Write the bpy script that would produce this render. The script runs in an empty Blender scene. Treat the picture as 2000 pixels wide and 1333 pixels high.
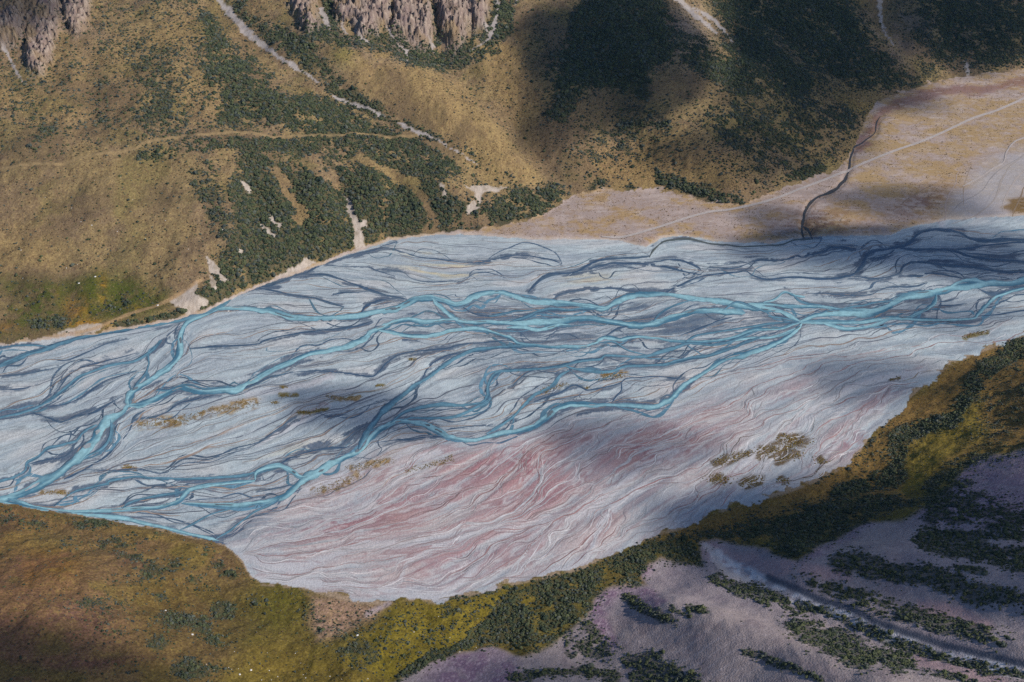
# Braided glacial river in a mountain valley, seen from the air.
import bpy, math, time
import numpy as np
from mathutils import Vector
T0 = time.time()
SC = bpy.context.scene
COL = SC.collection
R = math.radians
rng = np.random.default_rng(7)

# ------------------------------------------------------------------ camera
CAM_H, PITCH, HFOV = 700.0, R(30.0), R(48.0)
F = 1000.0 / math.tan(HFOV / 2)              # focal length for a 2000 px wide image
cam = bpy.data.cameras.new("camera")
cam.sensor_fit = 'HORIZONTAL'; cam.angle = HFOV
cam.clip_start = 1.0; cam.clip_end = 20000.0
camo = bpy.data.objects.new("camera", cam); COL.objects.link(camo)
camo.location = (0, 0, CAM_H); camo.rotation_euler = (math.pi / 2 - PITCH, 0, 0)
SC.camera = camo

# ------------------------------------------------------------------ sky and sun
SUNV = Vector((0.76, -0.30, 0.58)).normalized()        # towards the sun
SUN_EL = math.asin(SUNV.z); SUN_AZ = math.atan2(SUNV.x, SUNV.y)
world = bpy.data.worlds.new("World"); SC.world = world; world.use_nodes = True
wn = world.node_tree
bgn = wn.nodes['Background']
sky = wn.nodes.new('ShaderNodeTexSky'); sky.sky_type = 'NISHITA'; sky.sun_disc = False
sky.sun_elevation = SUN_EL; sky.sun_rotation = SUN_AZ; sky.altitude = 800
sky.air_density = 1.0; sky.dust_density = 0.0; sky.ozone_density = 4.0
wn.links.new(sky.outputs[0], bgn.inputs[0]); bgn.inputs[1].default_value = 0.10
sl = bpy.data.lights.new("sun", 'SUN'); sl.energy = 5.0; sl.angle = R(0.5); sl.color = (1.0, 0.93, 0.82)
so = bpy.data.objects.new("sun", sl); COL.objects.link(so)
so.rotation_euler = SUNV.to_track_quat('Z', 'Y').to_euler(); so.location = (1500, -600, 1500)
vs = SC.view_settings
vs.view_transform = 'Standard'; vs.look = 'None'; vs.exposure = 0.0; vs.gamma = 1.0
cy = SC.cycles
cy.max_bounces = 4; cy.diffuse_bounces = 2; cy.glossy_bounces = 2; cy.volume_bounces = 0
cy.transparent_max_bounces = 8; cy.use_denoising = False

# ------------------------------------------------------------------ numeric helpers
TAB = rng.random((512, 512)).astype(np.float32)
def vn(x, y, s=0):
    "value noise 0..1"
    x = np.asarray(x, np.float32) + 37.31 * s; y = np.asarray(y, np.float32) + 71.17 * s
    xf = np.floor(x); yf = np.floor(y)
    u = x - xf; v = y - yf
    xi = xf.astype(np.int32) & 511; yi = yf.astype(np.int32) & 511
    xj = (xi + 1) & 511; yj = (yi + 1) & 511
    u = u * u * (3 - 2 * u); v = v * v * (3 - 2 * v)
    a = TAB[xi, yi]; b = TAB[xj, yi]; c = TAB[xi, yj]; d = TAB[xj, yj]
    return (a + (b - a) * u) * (1 - v) + (c + (d - c) * u) * v
def fbm(x, y, o=4, s=0, g=0.5):
    r = 0; a = 1.0; t = 0
    for i in range(o):
        r = r + a * vn(x * 2.03 ** i, y * 2.03 ** i, s + 5 * i); t += a; a *= g
    return r / t
def ss(a, b, x):
    t = np.clip((x - a) / (b - a), 0, 1); return t * t * (3 - 2 * t)
def lin(r, g, b, k=1.0):
    f = lambda c: (c / 12.92 if c <= 0.04045 else ((c + 0.055) / 1.055) ** 2.4)
    return np.array([f(r / 255) * k, f(g / 255) * k, f(b / 255) * k], np.float32)
cP, sP = math.cos(PITCH), math.sin(PITCH)
def proj(X, Y, Z):
    dz = Z - CAM_H
    dep = np.maximum(Y * cP - dz * sP, 1.0)
    return 1000 + F * X / dep, 666.5 - F * (Y * sP + dz * cP) / dep
def unproj(px, py, z=0.0):
    a = (np.asarray(px, float) - 1000) / F; b = (666.5 - np.asarray(py, float)) / F
    dy = cP + b * sP; dz = -sP + b * cP
    t = (z - CAM_H) / dz
    return a * t, dy * t
def crom(p, n=6):
    "Catmull-Rom through the rows of p"
    p = np.asarray(p, float); q = np.vstack([2 * p[0] - p[1], p, 2 * p[-1] - p[-2]])
    out = []
    for i in range(1, len(q) - 2):
        for t in np.linspace(0, 1, n, endpoint=False):
            a, b, c, d = q[i - 1], q[i], q[i + 1], q[i + 2]
            out.append(0.5 * (2 * b + (c - a) * t + (2 * a - 5 * b + 4 * c - d) * t * t + (3 * b - a - 3 * c + d) * t ** 3))
    out.append(p[-1]); return np.array(out)
def segdist(x, y, pts, maxd=None):
    "distance from the points to a polyline (large where farther than maxd)"
    pts = np.asarray(pts, np.float32)[:, :2]
    d = np.full(x.shape, 1e9, np.float32)
    if maxd is not None:
        m = ((x > pts[:, 0].min() - maxd) & (x < pts[:, 0].max() + maxd) & (y > pts[:, 1].min() - maxd) & (y < pts[:, 1].max() + maxd))
        idx = np.nonzero(m)[0]
        if len(idx) == 0: return d
        xs, ys = x[idx], y[idx]
    else:
        idx = None; xs, ys = x, y
    best = np.full(xs.shape, 1e18, np.float32)
    for (ax, ay), (bx, by) in zip(pts[:-1], pts[1:]):
        ex, ey = bx - ax, by - ay; L = ex * ex + ey * ey + 1e-9
        t = np.clip(((xs - ax) * ex + (ys - ay) * ey) / L, 0, 1)
        q = (xs - ax - t * ex) ** 2 + (ys - ay - t * ey) ** 2
        np.minimum(best, q, out=best)
    best = np.sqrt(best)
    if idx is None: return best
    d[idx] = best; return d
def inpoly(x, y, pts):
    r = np.zeros(x.shape, bool); n = len(pts)
    for i in range(n):
        x1, y1 = pts[i]; x2, y2 = pts[(i + 1) % n]
        if y1 == y2: continue
        c = (y1 > y) != (y2 > y)
        r ^= c & (x < (x2 - x1) * (y - y1) / (y2 - y1) + x1)
    return r
def poly(x, y, pts, soft=10):
    "soft polygon mask, 0.5 on the outline"
    xs = [p[0] for p in pts]; ys = [p[1] for p in pts]
    out = np.zeros(x.shape, np.float32)
    idx = np.nonzero((x > min(xs) - soft) & (x < max(xs) + soft) & (y > min(ys) - soft) & (y < max(ys) + soft))[0]
    if len(idx) == 0: return out
    xa, ya = x[idx], y[idx]
    d = segdist(xa, ya, list(pts) + [pts[0]])
    out[idx] = ss(-soft, soft, np.where(inpoly(xa, ya, pts), d, -d)); return out
def stroke(x, y, pts, w, soft=0.6):
    "1 on the polyline, 0 beyond w"
    return 1 - ss(w * (1 - soft), w * (1 + soft), segdist(x, y, pts, w * 2.2))
def vstroke(x, y, pts, soft=0.5):
    "like stroke, each point (x, y, half width)"
    pts = np.asarray(pts, np.float32); W = pts[:, 2].max() * 2; out = np.zeros(x.shape, np.float32)
    idx = np.nonzero((x > pts[:, 0].min() - W) & (x < pts[:, 0].max() + W) & (y > pts[:, 1].min() - W) & (y < pts[:, 1].max() + W))[0]
    if len(idx) == 0: return out
    xs, ys = x[idx], y[idx]; best = np.full(xs.shape, 9, np.float32)
    for (ax, ay, aw), (bx, by, bw) in zip(pts[:-1], pts[1:]):
        ex, ey = bx - ax, by - ay; t = np.clip(((xs - ax) * ex + (ys - ay) * ey) / (ex * ex + ey * ey + 1e-9), 0, 1)
        np.minimum(best, np.hypot(xs - ax - t * ex, ys - ay - t * ey) / (aw + t * (bw - aw)), out=best)
    out[idx] = 1 - ss(1 - soft, 1 + soft, best); return out
def blob(x, y, cx, cy, rx, ry, rot=0):
    c, s = math.cos(R(rot)), math.sin(R(rot)); dx, dy = x - cx, y - cy
    return np.exp(-(((dx * c + dy * s) / rx) ** 2 + ((-dx * s + dy * c) / ry) ** 2)).astype(np.float32)

# ------------------------------------------------------------------ lines of the valley, traced in image pixel coordinates (2000 x 1333 image)
FAR_BANK = [(-1500, 960), (-600, 790), (-200, 712), (0, 676), (100, 663), (200, 652), (330, 630), (400, 612), (470, 576), (530, 552), (600, 528),
            (680, 498), (760, 471), (850, 459), (930, 460), (1050, 469), (1140, 469), (1210, 470), (1262, 484), (1290, 466), (1330, 461), (1400, 472),
            (1500, 476), (1570, 464), (1650, 461), (1740, 461), (1770, 446), (1850, 430), (1960, 424), (2000, 420), (2150, 400), (3000, 300), (4000, 200)]
FAR_TOE = [(-1500, 955), (-600, 785), (-200, 708), (0, 672), (100, 660), (200, 648), (330, 626), (400, 608), (470, 573), (530, 549), (600, 524),
           (680, 494), (760, 467), (850, 456), (930, 452), (1000, 440), (1060, 428), (1120, 386), (1180, 379), (1280, 379), (1350, 390), (1410, 406),
           (1450, 408), (1500, 386), (1560, 364), (1620, 345), (1650, 322), (1672, 288), (1690, 240), (1712, 208), (1790, 180), (1850, 164),
           (1920, 155), (2000, 146), (2150, 130), (3000, 60), (4000, -20)]
NEAR_BANK = [(-1500, 840), (-600, 930), (-200, 962), (0, 982), (60, 992), (200, 1014), (300, 1032), (400, 1055), (440, 1064), (470, 1092), (490, 1126),
             (510, 1140), (600, 1149), (630, 1160), (700, 1176), (740, 1179), (790, 1169), (850, 1177), (900, 1166), (1000, 1141), (1100, 1119),
             (1140, 1109), (1165, 1096), (1250, 1056), (1330, 1031), (1380, 1006), (1480, 976), (1540, 960), (1600, 936), (1650, 910), (1680, 880),
             (1705, 842), (1760, 802), (1782, 770), (1850, 716), (1900, 691), (2000, 656), (2150, 600), (3000, 400), (4000, 260)]
def fline(L):
    a = np.array(L, float); return lambda x: np.interp(x, a[:, 0], a[:, 1])
farbank, fartoe, nearbank = fline(FAR_BANK), fline(FAR_TOE), fline(NEAR_BANK)

# coarse height model, 8 m cells
GX0, GY0, GS, GNX, GNY = -2600.0, 40.0, 8.0, 651, 400
gx = (GX0 + GS * np.arange(GNX)).astype(np.float32); gy = (GY0 + GS * np.arange(GNY)).astype(np.float32)
GXX, GYY = np.meshgrid(gx, gy, indexing='ij')
fx, fy = GXX.ravel(), GYY.ravel()
p0x, p0y = proj(fx, fy, 0.0)
def wline(L):
    a = np.array(L, float); X, Y = unproj(a[:, 0], a[:, 1]); return np.stack([X, Y], 1)
d_far = segdist(fx, fy, wline(FAR_TOE)); d_near = segdist(fx, fy, wline(NEAR_BANK)); d_fb = segdist(fx, fy, wline(FAR_BANK))
is_far = p0y < fartoe(p0x); is_near = p0y > nearbank(p0x)
is_ter = (~is_far) & (p0y < farbank(p0x))
slope = np.interp(p0x, [-600, 0, 300, 420, 560, 900, 1050, 1300, 1700, 2000, 2600], [.40, .42, .42, .46, .54, .52, .50, .52, .46, .42, .42])
bench = np.interp(p0x, [-300, 0, 300, 400], [60, 60, 45, 0])
df = np.maximum(d_far - bench, 0) * slope + np.minimum(d_far, bench) * 0.16
step = np.interp(p0x, [-200, 90, 320, 430, 640, 780, 1000, 4000], [2, 3, 9, 12, 8, 3, 0, 0])
zf = 430 * (1 - np.exp(-df / 430)) + step * ss(0, 14, d_far)
sn = np.interp(p0x, [-600, 0, 350, 520, 700, 1000, 1300, 1600, 2000, 2600], [.36, .34, .30, .17, .11, .15, .27, .36, .42, .45])
zn = sn * d_near * ss(-40, 160, d_near) + np.interp(p0x, [-200, 0, 400, 480, 560, 4000], [6, 6, 5, 3, 0, 0]) * ss(0, 16, d_near)
zn = 380 * (1 - np.exp(-zn / 380))
zt = 2.2 * ss(0, 10, d_fb) + 0.016 * d_fb
z = np.where(is_far, zf + np.where(p0x > 930, 2.2 + 0.016 * np.minimum(d_fb, 400), 0), np.where(is_near, zn, np.where(is_ter, zt, 0.0)))
zc = z.reshape(GNX, GNY).astype(np.float32)
def blur(a, n):
    for _ in range(n):
        b = np.pad(a, 1, mode='edge')
        a = (b[:-2, 1:-1] + b[2:, 1:-1] + b[1:-1, :-2] + b[1:-1, 2:] + 2 * b[1:-1, 1:-1]) / 6
    return a
hill = np.minimum(np.where(is_far, d_far, np.where(is_near, d_near, 0)), 90).reshape(GNX, GNY) / 90
zc = zc * (1 - ss(0.05, 0.5, hill)) + blur(zc, 14) * ss(0.05, 0.5, hill)
def bil(G, X, Y):
    u = np.clip((np.asarray(X) - GX0) / GS, 0, GNX - 1.001); v = np.clip((np.asarray(Y) - GY0) / GS, 0, GNY - 1.001)
    i = u.astype(np.int32); j = v.astype(np.int32); a = (u - i).astype(np.float32); b = (v - j).astype(np.float32)
    return (G[i, j] * (1 - a) + G[i + 1, j] * a) * (1 - b) + (G[i, j + 1] * (1 - a) + G[i + 1, j + 1] * a) * b
def hit(px, py, G=None):
    "where the sight line of an image pixel meets the ground"
    G = zc if G is None else G
    px = np.atleast_1d(np.asarray(px, float)); py = np.atleast_1d(np.asarray(py, float))
    a = (px - 1000) / F; b = (666.5 - py) / F; dy = cP + b * sP; dz = -sP + b * cP
    lo = np.full(px.shape, 250.0); hi = np.full(px.shape, 3200.0); done = np.zeros(px.shape, bool)
    for t in np.linspace(260, 3200, 420):
        below = (CAM_H + dz * t <= bil(G, a * t, dy * t)) & ~done
        hi[below] = t; lo[below] = t - 7.2; done |= below
    for _ in range(14):
        m = (lo + hi) / 2; below = CAM_H + dz * m <= bil(G, a * m, dy * m)
        hi = np.where(below, m, hi); lo = np.where(below, lo, m)
    return a * hi, dy * hi
# spurs (+) and gullies (-): line in image pixels, height in m, half width in m
RELIEF = [([(430, 0), (520, 95), (620, 160), (740, 225), (850, 278), (1000, 350), (1060, 385)], -15, 42),
          ([(640, 75), (800, 165), (930, 245), (1020, 325)], 14, 45), ([(870, 105), (960, 190), (1040, 300), (1075, 370)], -13, 38),
          ([(1030, 20), (1090, 150), (1110, 260), (1130, 350)], 8, 45), ([(1290, 20), (1480, 170), (1640, 260)], 9, 40),
          ([(1450, 0), (1600, 110), (1710, 190)], -10, 34), ([(1230, 120), (1330, 260), (1420, 370)], 8, 40), ([(1150, 60), (1200, 200), (1260, 330)], -8, 36),
          ([(1640, 20), (1760, 140), (1800, 170)], 8, 30), ([(1830, 0), (1870, 90), (1890, 150)], -9, 28), ([(1960, 0), (1980, 120)], 8, 40),
          ([(480, 330), (530, 520)], -7, 18), ([(560, 330), (602, 505)], -7, 16), ([(620, 345), (652, 500)], 6, 18), ([(662, 350), (702, 492)], -8, 14),
          ([(720, 340), (752, 470)], 6, 18), ([(765, 340), (805, 455)], -6, 16), ([(440, 380), (470, 560)], 6, 22), ([(880, 370), (930, 420)], 5, 20),
          ([(175, 110), (190, 230)], -6, 26), ([(60, 60), (110, 160)], -6, 18), ([(330, 60), (300, 300)], 5, 60),
          ([(1392, 1062), (1430, 1092), (1500, 1140), (1560, 1166), (1620, 1190), (1750, 1245), (1900, 1286), (2010, 1312)], -6, 16),
          ([(1330, 1200), (1500, 1268), (1690, 1345)], 12, 34), ([(1280, 1140), (1440, 1185), (1620, 1255)], -7, 26),
          ([(1560, 1100), (1760, 1090), (2000, 1150)], 10, 34), ([(1640, 1130), (1850, 1175), (2000, 1215)], -6, 22), ([(1100, 1270), (1300, 1333)], -5, 22),
          ([(0, 1140), (150, 1090), (300, 1080)], 5, 50), ([(300, 1180), (420, 1150)], -4, 30), ([(100, 1290), (300, 1250)], 5, 40),
          ([(20, 600), (25, 540)], -4, 14), ([(120, 600), (130, 540)], -4, 14), ([(215, 600), (235, 540)], -4, 14)]
dz = np.zeros(fx.shape, np.float32)
for pts, amp, w in RELIEF:
    p = np.array(pts, float); X, Y = hit(p[:, 0], p[:, 1]); d = segdist(fx, fy, np.stack([X, Y], 1), w * 3)
    dz += amp * np.exp(-(np.minimum(d, 1e4) / w) ** 2)
dz += (fbm(fx / 130, fy / 130, 3, 3) - 0.5) * 24
zc = np.maximum(zc + dz.reshape(GNX, GNY) * ss(0.0, 0.9, hill), np.where(is_far | is_near, 0.25, -9).reshape(GNX, GNY)).astype(np.float32)

# ------------------------------------------------------------------ river channels: kind, width, line, both in image pixels. m milky, t teal, d dark shallow, o olive
CH = [
 ('m', 11, [(430,603),(398,614),(365,630),(352,658),(352,674),(348,696),(333,714),(310,731),(293,744),(270,757),(255,770),(250,781),(252,792)]),
 ('m', 14, [(275,791),(252,793,11),(240,805,12),(220,816,13),(200,831,20),(188,854,16),(173,874,17),(158,892,20),(135,909,19),(110,929,18),(83,944,16),(50,962,16),(20,972,15),(0,976,14),(-70,990,14)]),
 ('m', 10, [(425,604),(450,603),(500,605),(533,608,11),(575,619,12),(625,624,13),(675,620,12),(725,612,12),(770,603,12),(795,593,14),(815,585,12),(845,583,10),(870,589,9),(890,594,10),(910,588),(930,578),(955,573),(975,571),(1000,577),(1032,588),(1075,592),(1112,593),(1150,598),(1180,602),(1197,594),(1215,584),(1240,577),(1265,574),(1300,574,9),(1332,579,11),(1362,585,11),(1390,587,11),(1420,592),(1450,598),(1475,601),(1500,604),(1520,607),(1540,615),(1562,628)]),
 ('m', 9, [(845,583),(855,595),(870,608),(885,620),(910,628),(950,630),(1000,631),(1040,630),(1075,628),(1112,625,10),(1150,623,10),(1187,627,10),(1225,633,10),(1250,635,11),(1275,632,10),(1300,625,9),(1325,618),(1355,609),(1380,607),(1410,608),(1445,609),(1456,612,5)]),
 ('m', 6, [(990,640),(1025,639),(1050,644),(1075,640),(1095,634),(1115,636,3)]),
 ('t', 6, [(990,630),(1025,620),(1050,609),(1080,604),(1112,607),(1140,604),(1175,603)]),
 ('m', 9, [(252,793),(275,791),(300,781),(325,769),(350,757),(372,762),(400,766),(438,762),(463,761,11),(483,749),(500,740,10),(533,722,9),(570,706,9),(603,692,9),(640,685,9),(675,677,9),(698,668,10),(713,661,10),(725,650,9),(745,641,8),(765,632,8),(795,625,8),(825,629,7),(855,627,7),(890,624,6)]),
 ('t', 5, [(305,762),(325,763),(350,755),(370,752),(400,760),(430,757),(460,757)]),
 ('m', 7, [(740,645),(765,650),(795,655),(830,657),(855,653),(875,647),(910,643,8),(950,645,8),(985,655),(1000,661),(1015,671),(1050,675),(1100,678),(1140,677),(1165,669,8),(1180,659,8),(1205,663,6),(1225,660,6),(1250,657,6),(1275,660,6),(1310,666,5),(1350,668,5),(1400,665,6),(1437,658,6),(1470,645,7),(1500,642,7),(1530,640,7),(1562,630,7)]),
 ('m', 5, [(1425,667),(1460,660),(1500,660),(1525,655),(1555,643),(1566,632)]),
 ('m', 14, [(1562,628,13),(1585,618,12),(1615,612,12),(1650,610,13),(1690,610,15),(1725,604,15),(1750,590,13),(1775,578,12),(1807,574,13),(1832,570,14),(1860,564,12),(1895,558,14),(1925,554,15),(1962,554,12),(2000,548,13),(2090,530,13)]),
 ('m', 7, [(1837,568),(1857,560),(1875,550),(1900,547),(1925,552)]),
 ('m', 9, [(1562,629),(1600,628,9),(1650,629,9),(1687,628,8),(1725,622,8),(1750,620,7),(1770,621,8),(1790,613,9),(1810,603,7),(1825,590,7),(1829,574,8)]),
 ('m', 8, [(1605,630),(1630,637),(1650,642),(1680,640),(1715,633),(1740,623),(1770,622),(1812,624,7),(1850,624,6),(1900,622,5),(1910,613,7),(1925,598,7),(1940,583,7),(1962,573,6),(2000,563,7),(2090,545,7)]),
 ('m', 4, [(1490,592),(1515,583),(1532,571),(1555,577,6),(1572,580,7)]), ('t', 4, [(1545,573),(1565,589),(1600,598),(1640,604),(1675,598),(1712,590),(1745,588)]),
 ('m', 6, [(1460,594),(1500,594),(1537,598),(1575,599),(1612,600),(1650,606)]), ('t', 4, [(1500,618),(1530,622),(1560,628)]),
 ('m', 9, [(1566,632),(1555,645),(1530,662),(1500,676),(1463,689),(1425,699),(1400,711,9),(1370,731,10),(1345,746,10),(1328,761,11),(1315,776,10),(1295,789,10),(1270,795,10),(1225,792,9),(1175,791,9),(1140,790,10),(1110,791,9),(1085,800,10),(1070,814,11),(1050,829,10),(1025,839,9),(1000,845,9),(963,851,9),(925,859,9),(900,858,9),(875,852,10),(855,841,10),(833,830,9),(805,824,9),(780,822,10),(760,829,12),(740,841,13),(723,856,12),(713,871,10),(698,884,12),(675,894,13),(650,905,14),(625,919,15),(605,930,14),(590,939,12),(573,956,12),(550,971,11),(525,979,9),(500,984,8),(463,988,7),(413,986,6),(355,983,6)]),
 ('m', 7, [(498,939),(450,943),(400,949),(370,956),(358,969),(345,982),(313,991),(275,994),(225,997),(175,998),(113,997),(75,992,8),(45,983,9),(15,974,10)]),
 ('m', 8, [(598,932),(583,929),(568,919),(545,909),(520,913),(500,923,6),(498,938,6)]),
 ('t', 6, [(500,923),(463,930),(400,934),(350,935),(300,935),(270,931),(238,935),(215,940),(208,946),(188,950),(150,959,4),(135,966,3),(118,979,3),(105,990,3)]),
 ('t', 5, [(370,957),(343,964),(313,968),(275,975),(250,984),(235,997)]),
 ('m', 7, [(0,979,10),(45,988,9),(100,998,7),(150,1004),(225,1010),(275,1020),(325,1032,8),(370,1042,7),(410,1051,6),(428,1056,4)]),
 ('t', 4, [(350,1036),(380,1021),(420,1002),(470,990)]), ('t', 5, [(422,1052),(450,1035),(475,1015),(498,1000),(530,984),(548,972)]),
 ('t', 6, [(316,664),(310,670),(295,686),(263,704),(225,711),(188,722),(150,739),(125,761),(100,779),(75,794),(38,806),(0,815),(-70,832)]),
 ('d', 5, [(268,690),(213,704),(180,712),(155,719),(130,739),(115,759),(100,777)]),
 ('t', 9, [(500,560,7),(475,569),(450,581),(428,598),(390,615),(350,623),(300,633),(240,644),(175,656,8),(130,668,8),(95,679,8),(75,685,8),(45,694,9),(15,708,9),(0,714,9),(-70,738,9)]),
 ('t', 5, [(95,677),(50,674),(0,679),(-60,692)]),
 ('t', 5, [(190,830),(175,836),(160,846),(148,861),(120,869),(93,876),(78,889),(53,904),(48,919),(25,932),(0,939),(-60,956)]),
 ('d', 4, [(143,866),(138,884),(120,894),(88,899),(50,909)]), ('t', 6, [(216,820),(217,838),(212,858),(198,876),(175,888),(163,896)]),
 ('d', 7, [(283,801),(262,816),(253,841),(233,866),(210,889),(185,906),(150,924),(125,936)]),
 ('d', 5, [(258,824),(270,819),(300,814),(325,806),(350,789),(388,779),(446,767),(498,751),(525,739),(575,727)]),
 ('d', 6, [(60,806),(88,814),(120,824),(150,814),(175,809),(200,796),(240,774)]), ('d', 4, [(75,797),(125,791),(155,779),(188,756),(215,741),(270,724)]),
 ('t', 4, [(302,676),(290,690),(290,711),(283,731),(268,749),(258,764)]), ('d', 3, [(0,762),(40,760),(75,750)]), ('d', 3, [(0,733),(40,732),(80,725),(120,715)]),
 ('d', 4, [(5,728),(15,716),(40,712),(55,696)]), ('d', 3, [(108,702),(130,704),(165,690),(210,672),(250,662)]),
 ('d', 3, [(735,488),(750,484),(775,489),(800,498),(825,504),(875,509),(925,514),(962,507),(1000,499),(1037,500),(1075,508),(1098,515)]),
 ('d', 2.5, [(632,519),(687,522),(720,523),(740,530),(772,541)]), ('d', 2.5, [(745,531),(782,530),(805,545),(837,552),(875,550),(905,548),(925,535),(950,533),(990,543)]),
 ('d', 6, [(498,562,9),(537,553,9),(575,540,7),(600,532,6),(625,518,5),(655,508,4),(700,495,4),(730,489,3),(750,480,3),(775,472,3)]),
 ('d', 6, [(590,536,4),(637,537,5),(662,545,6),(687,555,7),(725,568,7),(762,578,6),(795,585,6)]), ('d', 4, [(505,564),(537,568),(575,577),(612,583),(640,590),(672,599)]),
 ('d', 3, [(648,577),(675,572),(720,569)]), ('d', 7, [(705,612),(715,598),(737,589),(775,583)]),
 ('d', 5, [(370,681),(425,677),(500,673),(515,666),(562,655),(600,648),(650,644),(695,638),(728,628)]),
 ('d', 4, [(575,727),(625,724),(675,729),(725,735),(740,726),(758,706),(787,691),(825,685),(870,682),(900,674),(950,669),(1000,665)]),
 ('t', 8, [(700,877,9),(708,859,9),(720,839,9),(737,819,9),(750,801,11),(770,784,9),(795,766,7),(810,754,7),(833,739,7),(855,724,7),(870,711,6),(890,699,6),(920,686,6),(950,681,6),(1000,677,6),(1050,677,5)]),
 ('d', 4, [(823,744),(835,721),(850,706),(875,695),(900,689)]),
 ('t', 8, [(762,826),(790,806),(820,796,8),(860,789,6),(900,791,6),(925,789,5),(945,784,6),(953,771,7),(953,754,7),(963,734,7),(980,725,7),(1000,724,7),(1050,720,7),(1092,715,7),(1130,706,6),(1170,701,6),(1185,694,5),(1225,696,5),(1265,695,6),(1295,686,6),(1325,676,6),(1350,671,5),(1388,674,5),(1425,667,5),(1480,646,5)]),
 ('t', 6, [(782,821),(810,816),(850,816),(888,814),(920,801),(950,786),(957,778)]),
 ('t', 6, [(1100,715),(1125,721),(1160,725,7),(1190,726),(1210,719),(1225,715),(1263,714),(1295,712),(1320,706),(1350,699),(1388,694),(1425,681),(1450,671),(1500,655)]),
 ('t', 6, [(1112,724),(1093,734),(1083,749),(1068,759),(1045,771),(1023,791),(1008,808),(988,824),(970,836),(950,847)]),
 ('d', 4, [(1043,785),(1070,776),(1095,766),(1120,752),(1140,759),(1150,762),(1180,756),(1210,749),(1225,740),(1263,736),(1300,736),(1338,742)]),
 ('d', 4, [(1214,747),(1213,764),(1200,779),(1195,787)]), ('d', 2, [(1043,786),(1088,781),(1123,776),(1140,764)]), ('d', 3, [(1000,757),(1015,740),(1030,728),(1050,722)]),
 ('d', 4, [(735,865),(770,860),(800,859),(825,855),(850,853),(878,856)]), ('d', 2.5, [(740,857),(765,844),(795,836),(828,836)]), ('d', 3, [(870,840),(890,837),(930,832),(968,832)]),
 ('d', 5, [(545,909),(565,896),(590,886),(625,878),(660,875),(698,872)]), ('d', 2.5, [(663,874),(680,856),(695,841),(727,826)]), ('d', 2, [(618,806),(645,814),(670,811),(700,799),(733,789),(765,780)]),
 ('d', 3, [(500,962),(530,955),(560,950),(580,946)]), ('d', 3, [(165,918),(220,919),(270,917),(320,925),(360,905),(410,903),(450,888),(500,868),(540,840),(580,815)]),
 ('d', 8, [(1300,572,4),(1307,568,4),(1335,555,5),(1360,543,7),(1390,537,6),(1425,533,5),(1455,530,4),(1470,538,4),(1500,545,5),(1562,542,5),(1620,545,7),(1655,540,8),(1670,533,8),(1685,518,9),(1695,498,9),(1710,490,8),(1737,485,8),(1765,480,9),(1780,470,9),(1795,456,9),(1825,449,7),(1855,450,6),(1875,455,7),(1895,465,8),(1925,470,10),(1962,469,9),(2000,469,8),(2090,466,8)]),
 ('d', 7, [(1032,571),(1050,550,8),(1075,537),(1112,534),(1132,529),(1147,518),(1175,508),(1212,505),(1245,503,5),(1270,502,4)]),
 ('d', 5, [(1150,526),(1160,522),(1175,518),(1200,514),(1237,514),(1275,518),(1312,525),(1345,533),(1370,536)]), ('d', 4, [(1260,514),(1287,510),(1307,507),(1335,510),(1362,522),(1370,529)]),
 ('o', 6, [(1268,503),(1277,488,7),(1292,474,7),(1315,468,5),(1350,468,5),(1387,477,5),(1425,480,4),(1462,482,4),(1500,480,4),(1525,478,4),(1550,470,4),(1575,467,4),(1605,467,3)]),
 ('d', 4, [(1385,523),(1425,525),(1450,520),(1470,512),(1490,508),(1525,510),(1550,503),(1587,497),(1610,492),(1625,483),(1650,483),(1672,490)]),
 ('d', 5, [(1665,539),(1700,545),(1730,543),(1755,535),(1765,520),(1780,513),(1805,512),(1850,519),(1900,522),(1950,530),(2000,532),(2090,535)]),
 ('d', 6, [(1750,483),(1787,488),(1825,487),(1862,490),(1887,498),(1925,505),(1962,508),(2000,512),(2090,520)]), ('d', 4, [(1695,505),(1720,503),(1737,495),(1748,488)]),
 ('d', 6, [(1867,489),(1900,483),(1937,478),(2000,474),(2090,474)]), ('d', 3, [(1875,493),(1925,497),(1962,498),(2000,490),(2090,480)]),
 ('d', 4, [(1755,538),(1795,540),(1810,534),(1837,535),(1862,540),(1888,546)]), ('d', 4, [(1575,573,3),(1620,574,3),(1660,577,3),(1700,575),(1720,565),(1745,560),(1780,560),(1812,552)]),
 ('d', 3, [(1830,588),(1850,588),(1868,583)]), ('d', 3, [(1827,595),(1855,597),(1886,594)]), ('d', 8, [(1908,562,3),(1925,571,8),(1942,576,12),(1965,568,8)]), ('d', 4, [(1910,618),(1950,614),(2000,606),(2060,598)]),
 ('d', 4, [(1080,585),(1095,575,5),(1125,568,4),(1160,566,3),(1190,563,4),(1225,567,4),(1250,573,4)]), ('d', 3, [(1330,612),(1345,600),(1365,594)]),
 ('t', 4, [(1275,628),(1290,612),(1310,600),(1335,590),(1360,584)]), ('t', 4, [(1410,607),(1440,590),(1470,600),(1500,612)]),
 ('d', 5, [(1180,660),(1200,645),(1230,637)]), ('t', 3, [(1165,672),(1195,667),(1225,683),(1265,694)]), ('d', 5, [(1330,655),(1370,640),(1400,628),(1430,620)]),
 ('t', 4, [(1330,672),(1360,655),(1400,648),(1450,640),(1500,632),(1560,628)]), ('d', 4, [(905,600),(925,612),(960,617),(1000,612)]), ('t', 4, [(955,617),(985,612),(1010,606),(1040,606)]),
]
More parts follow.
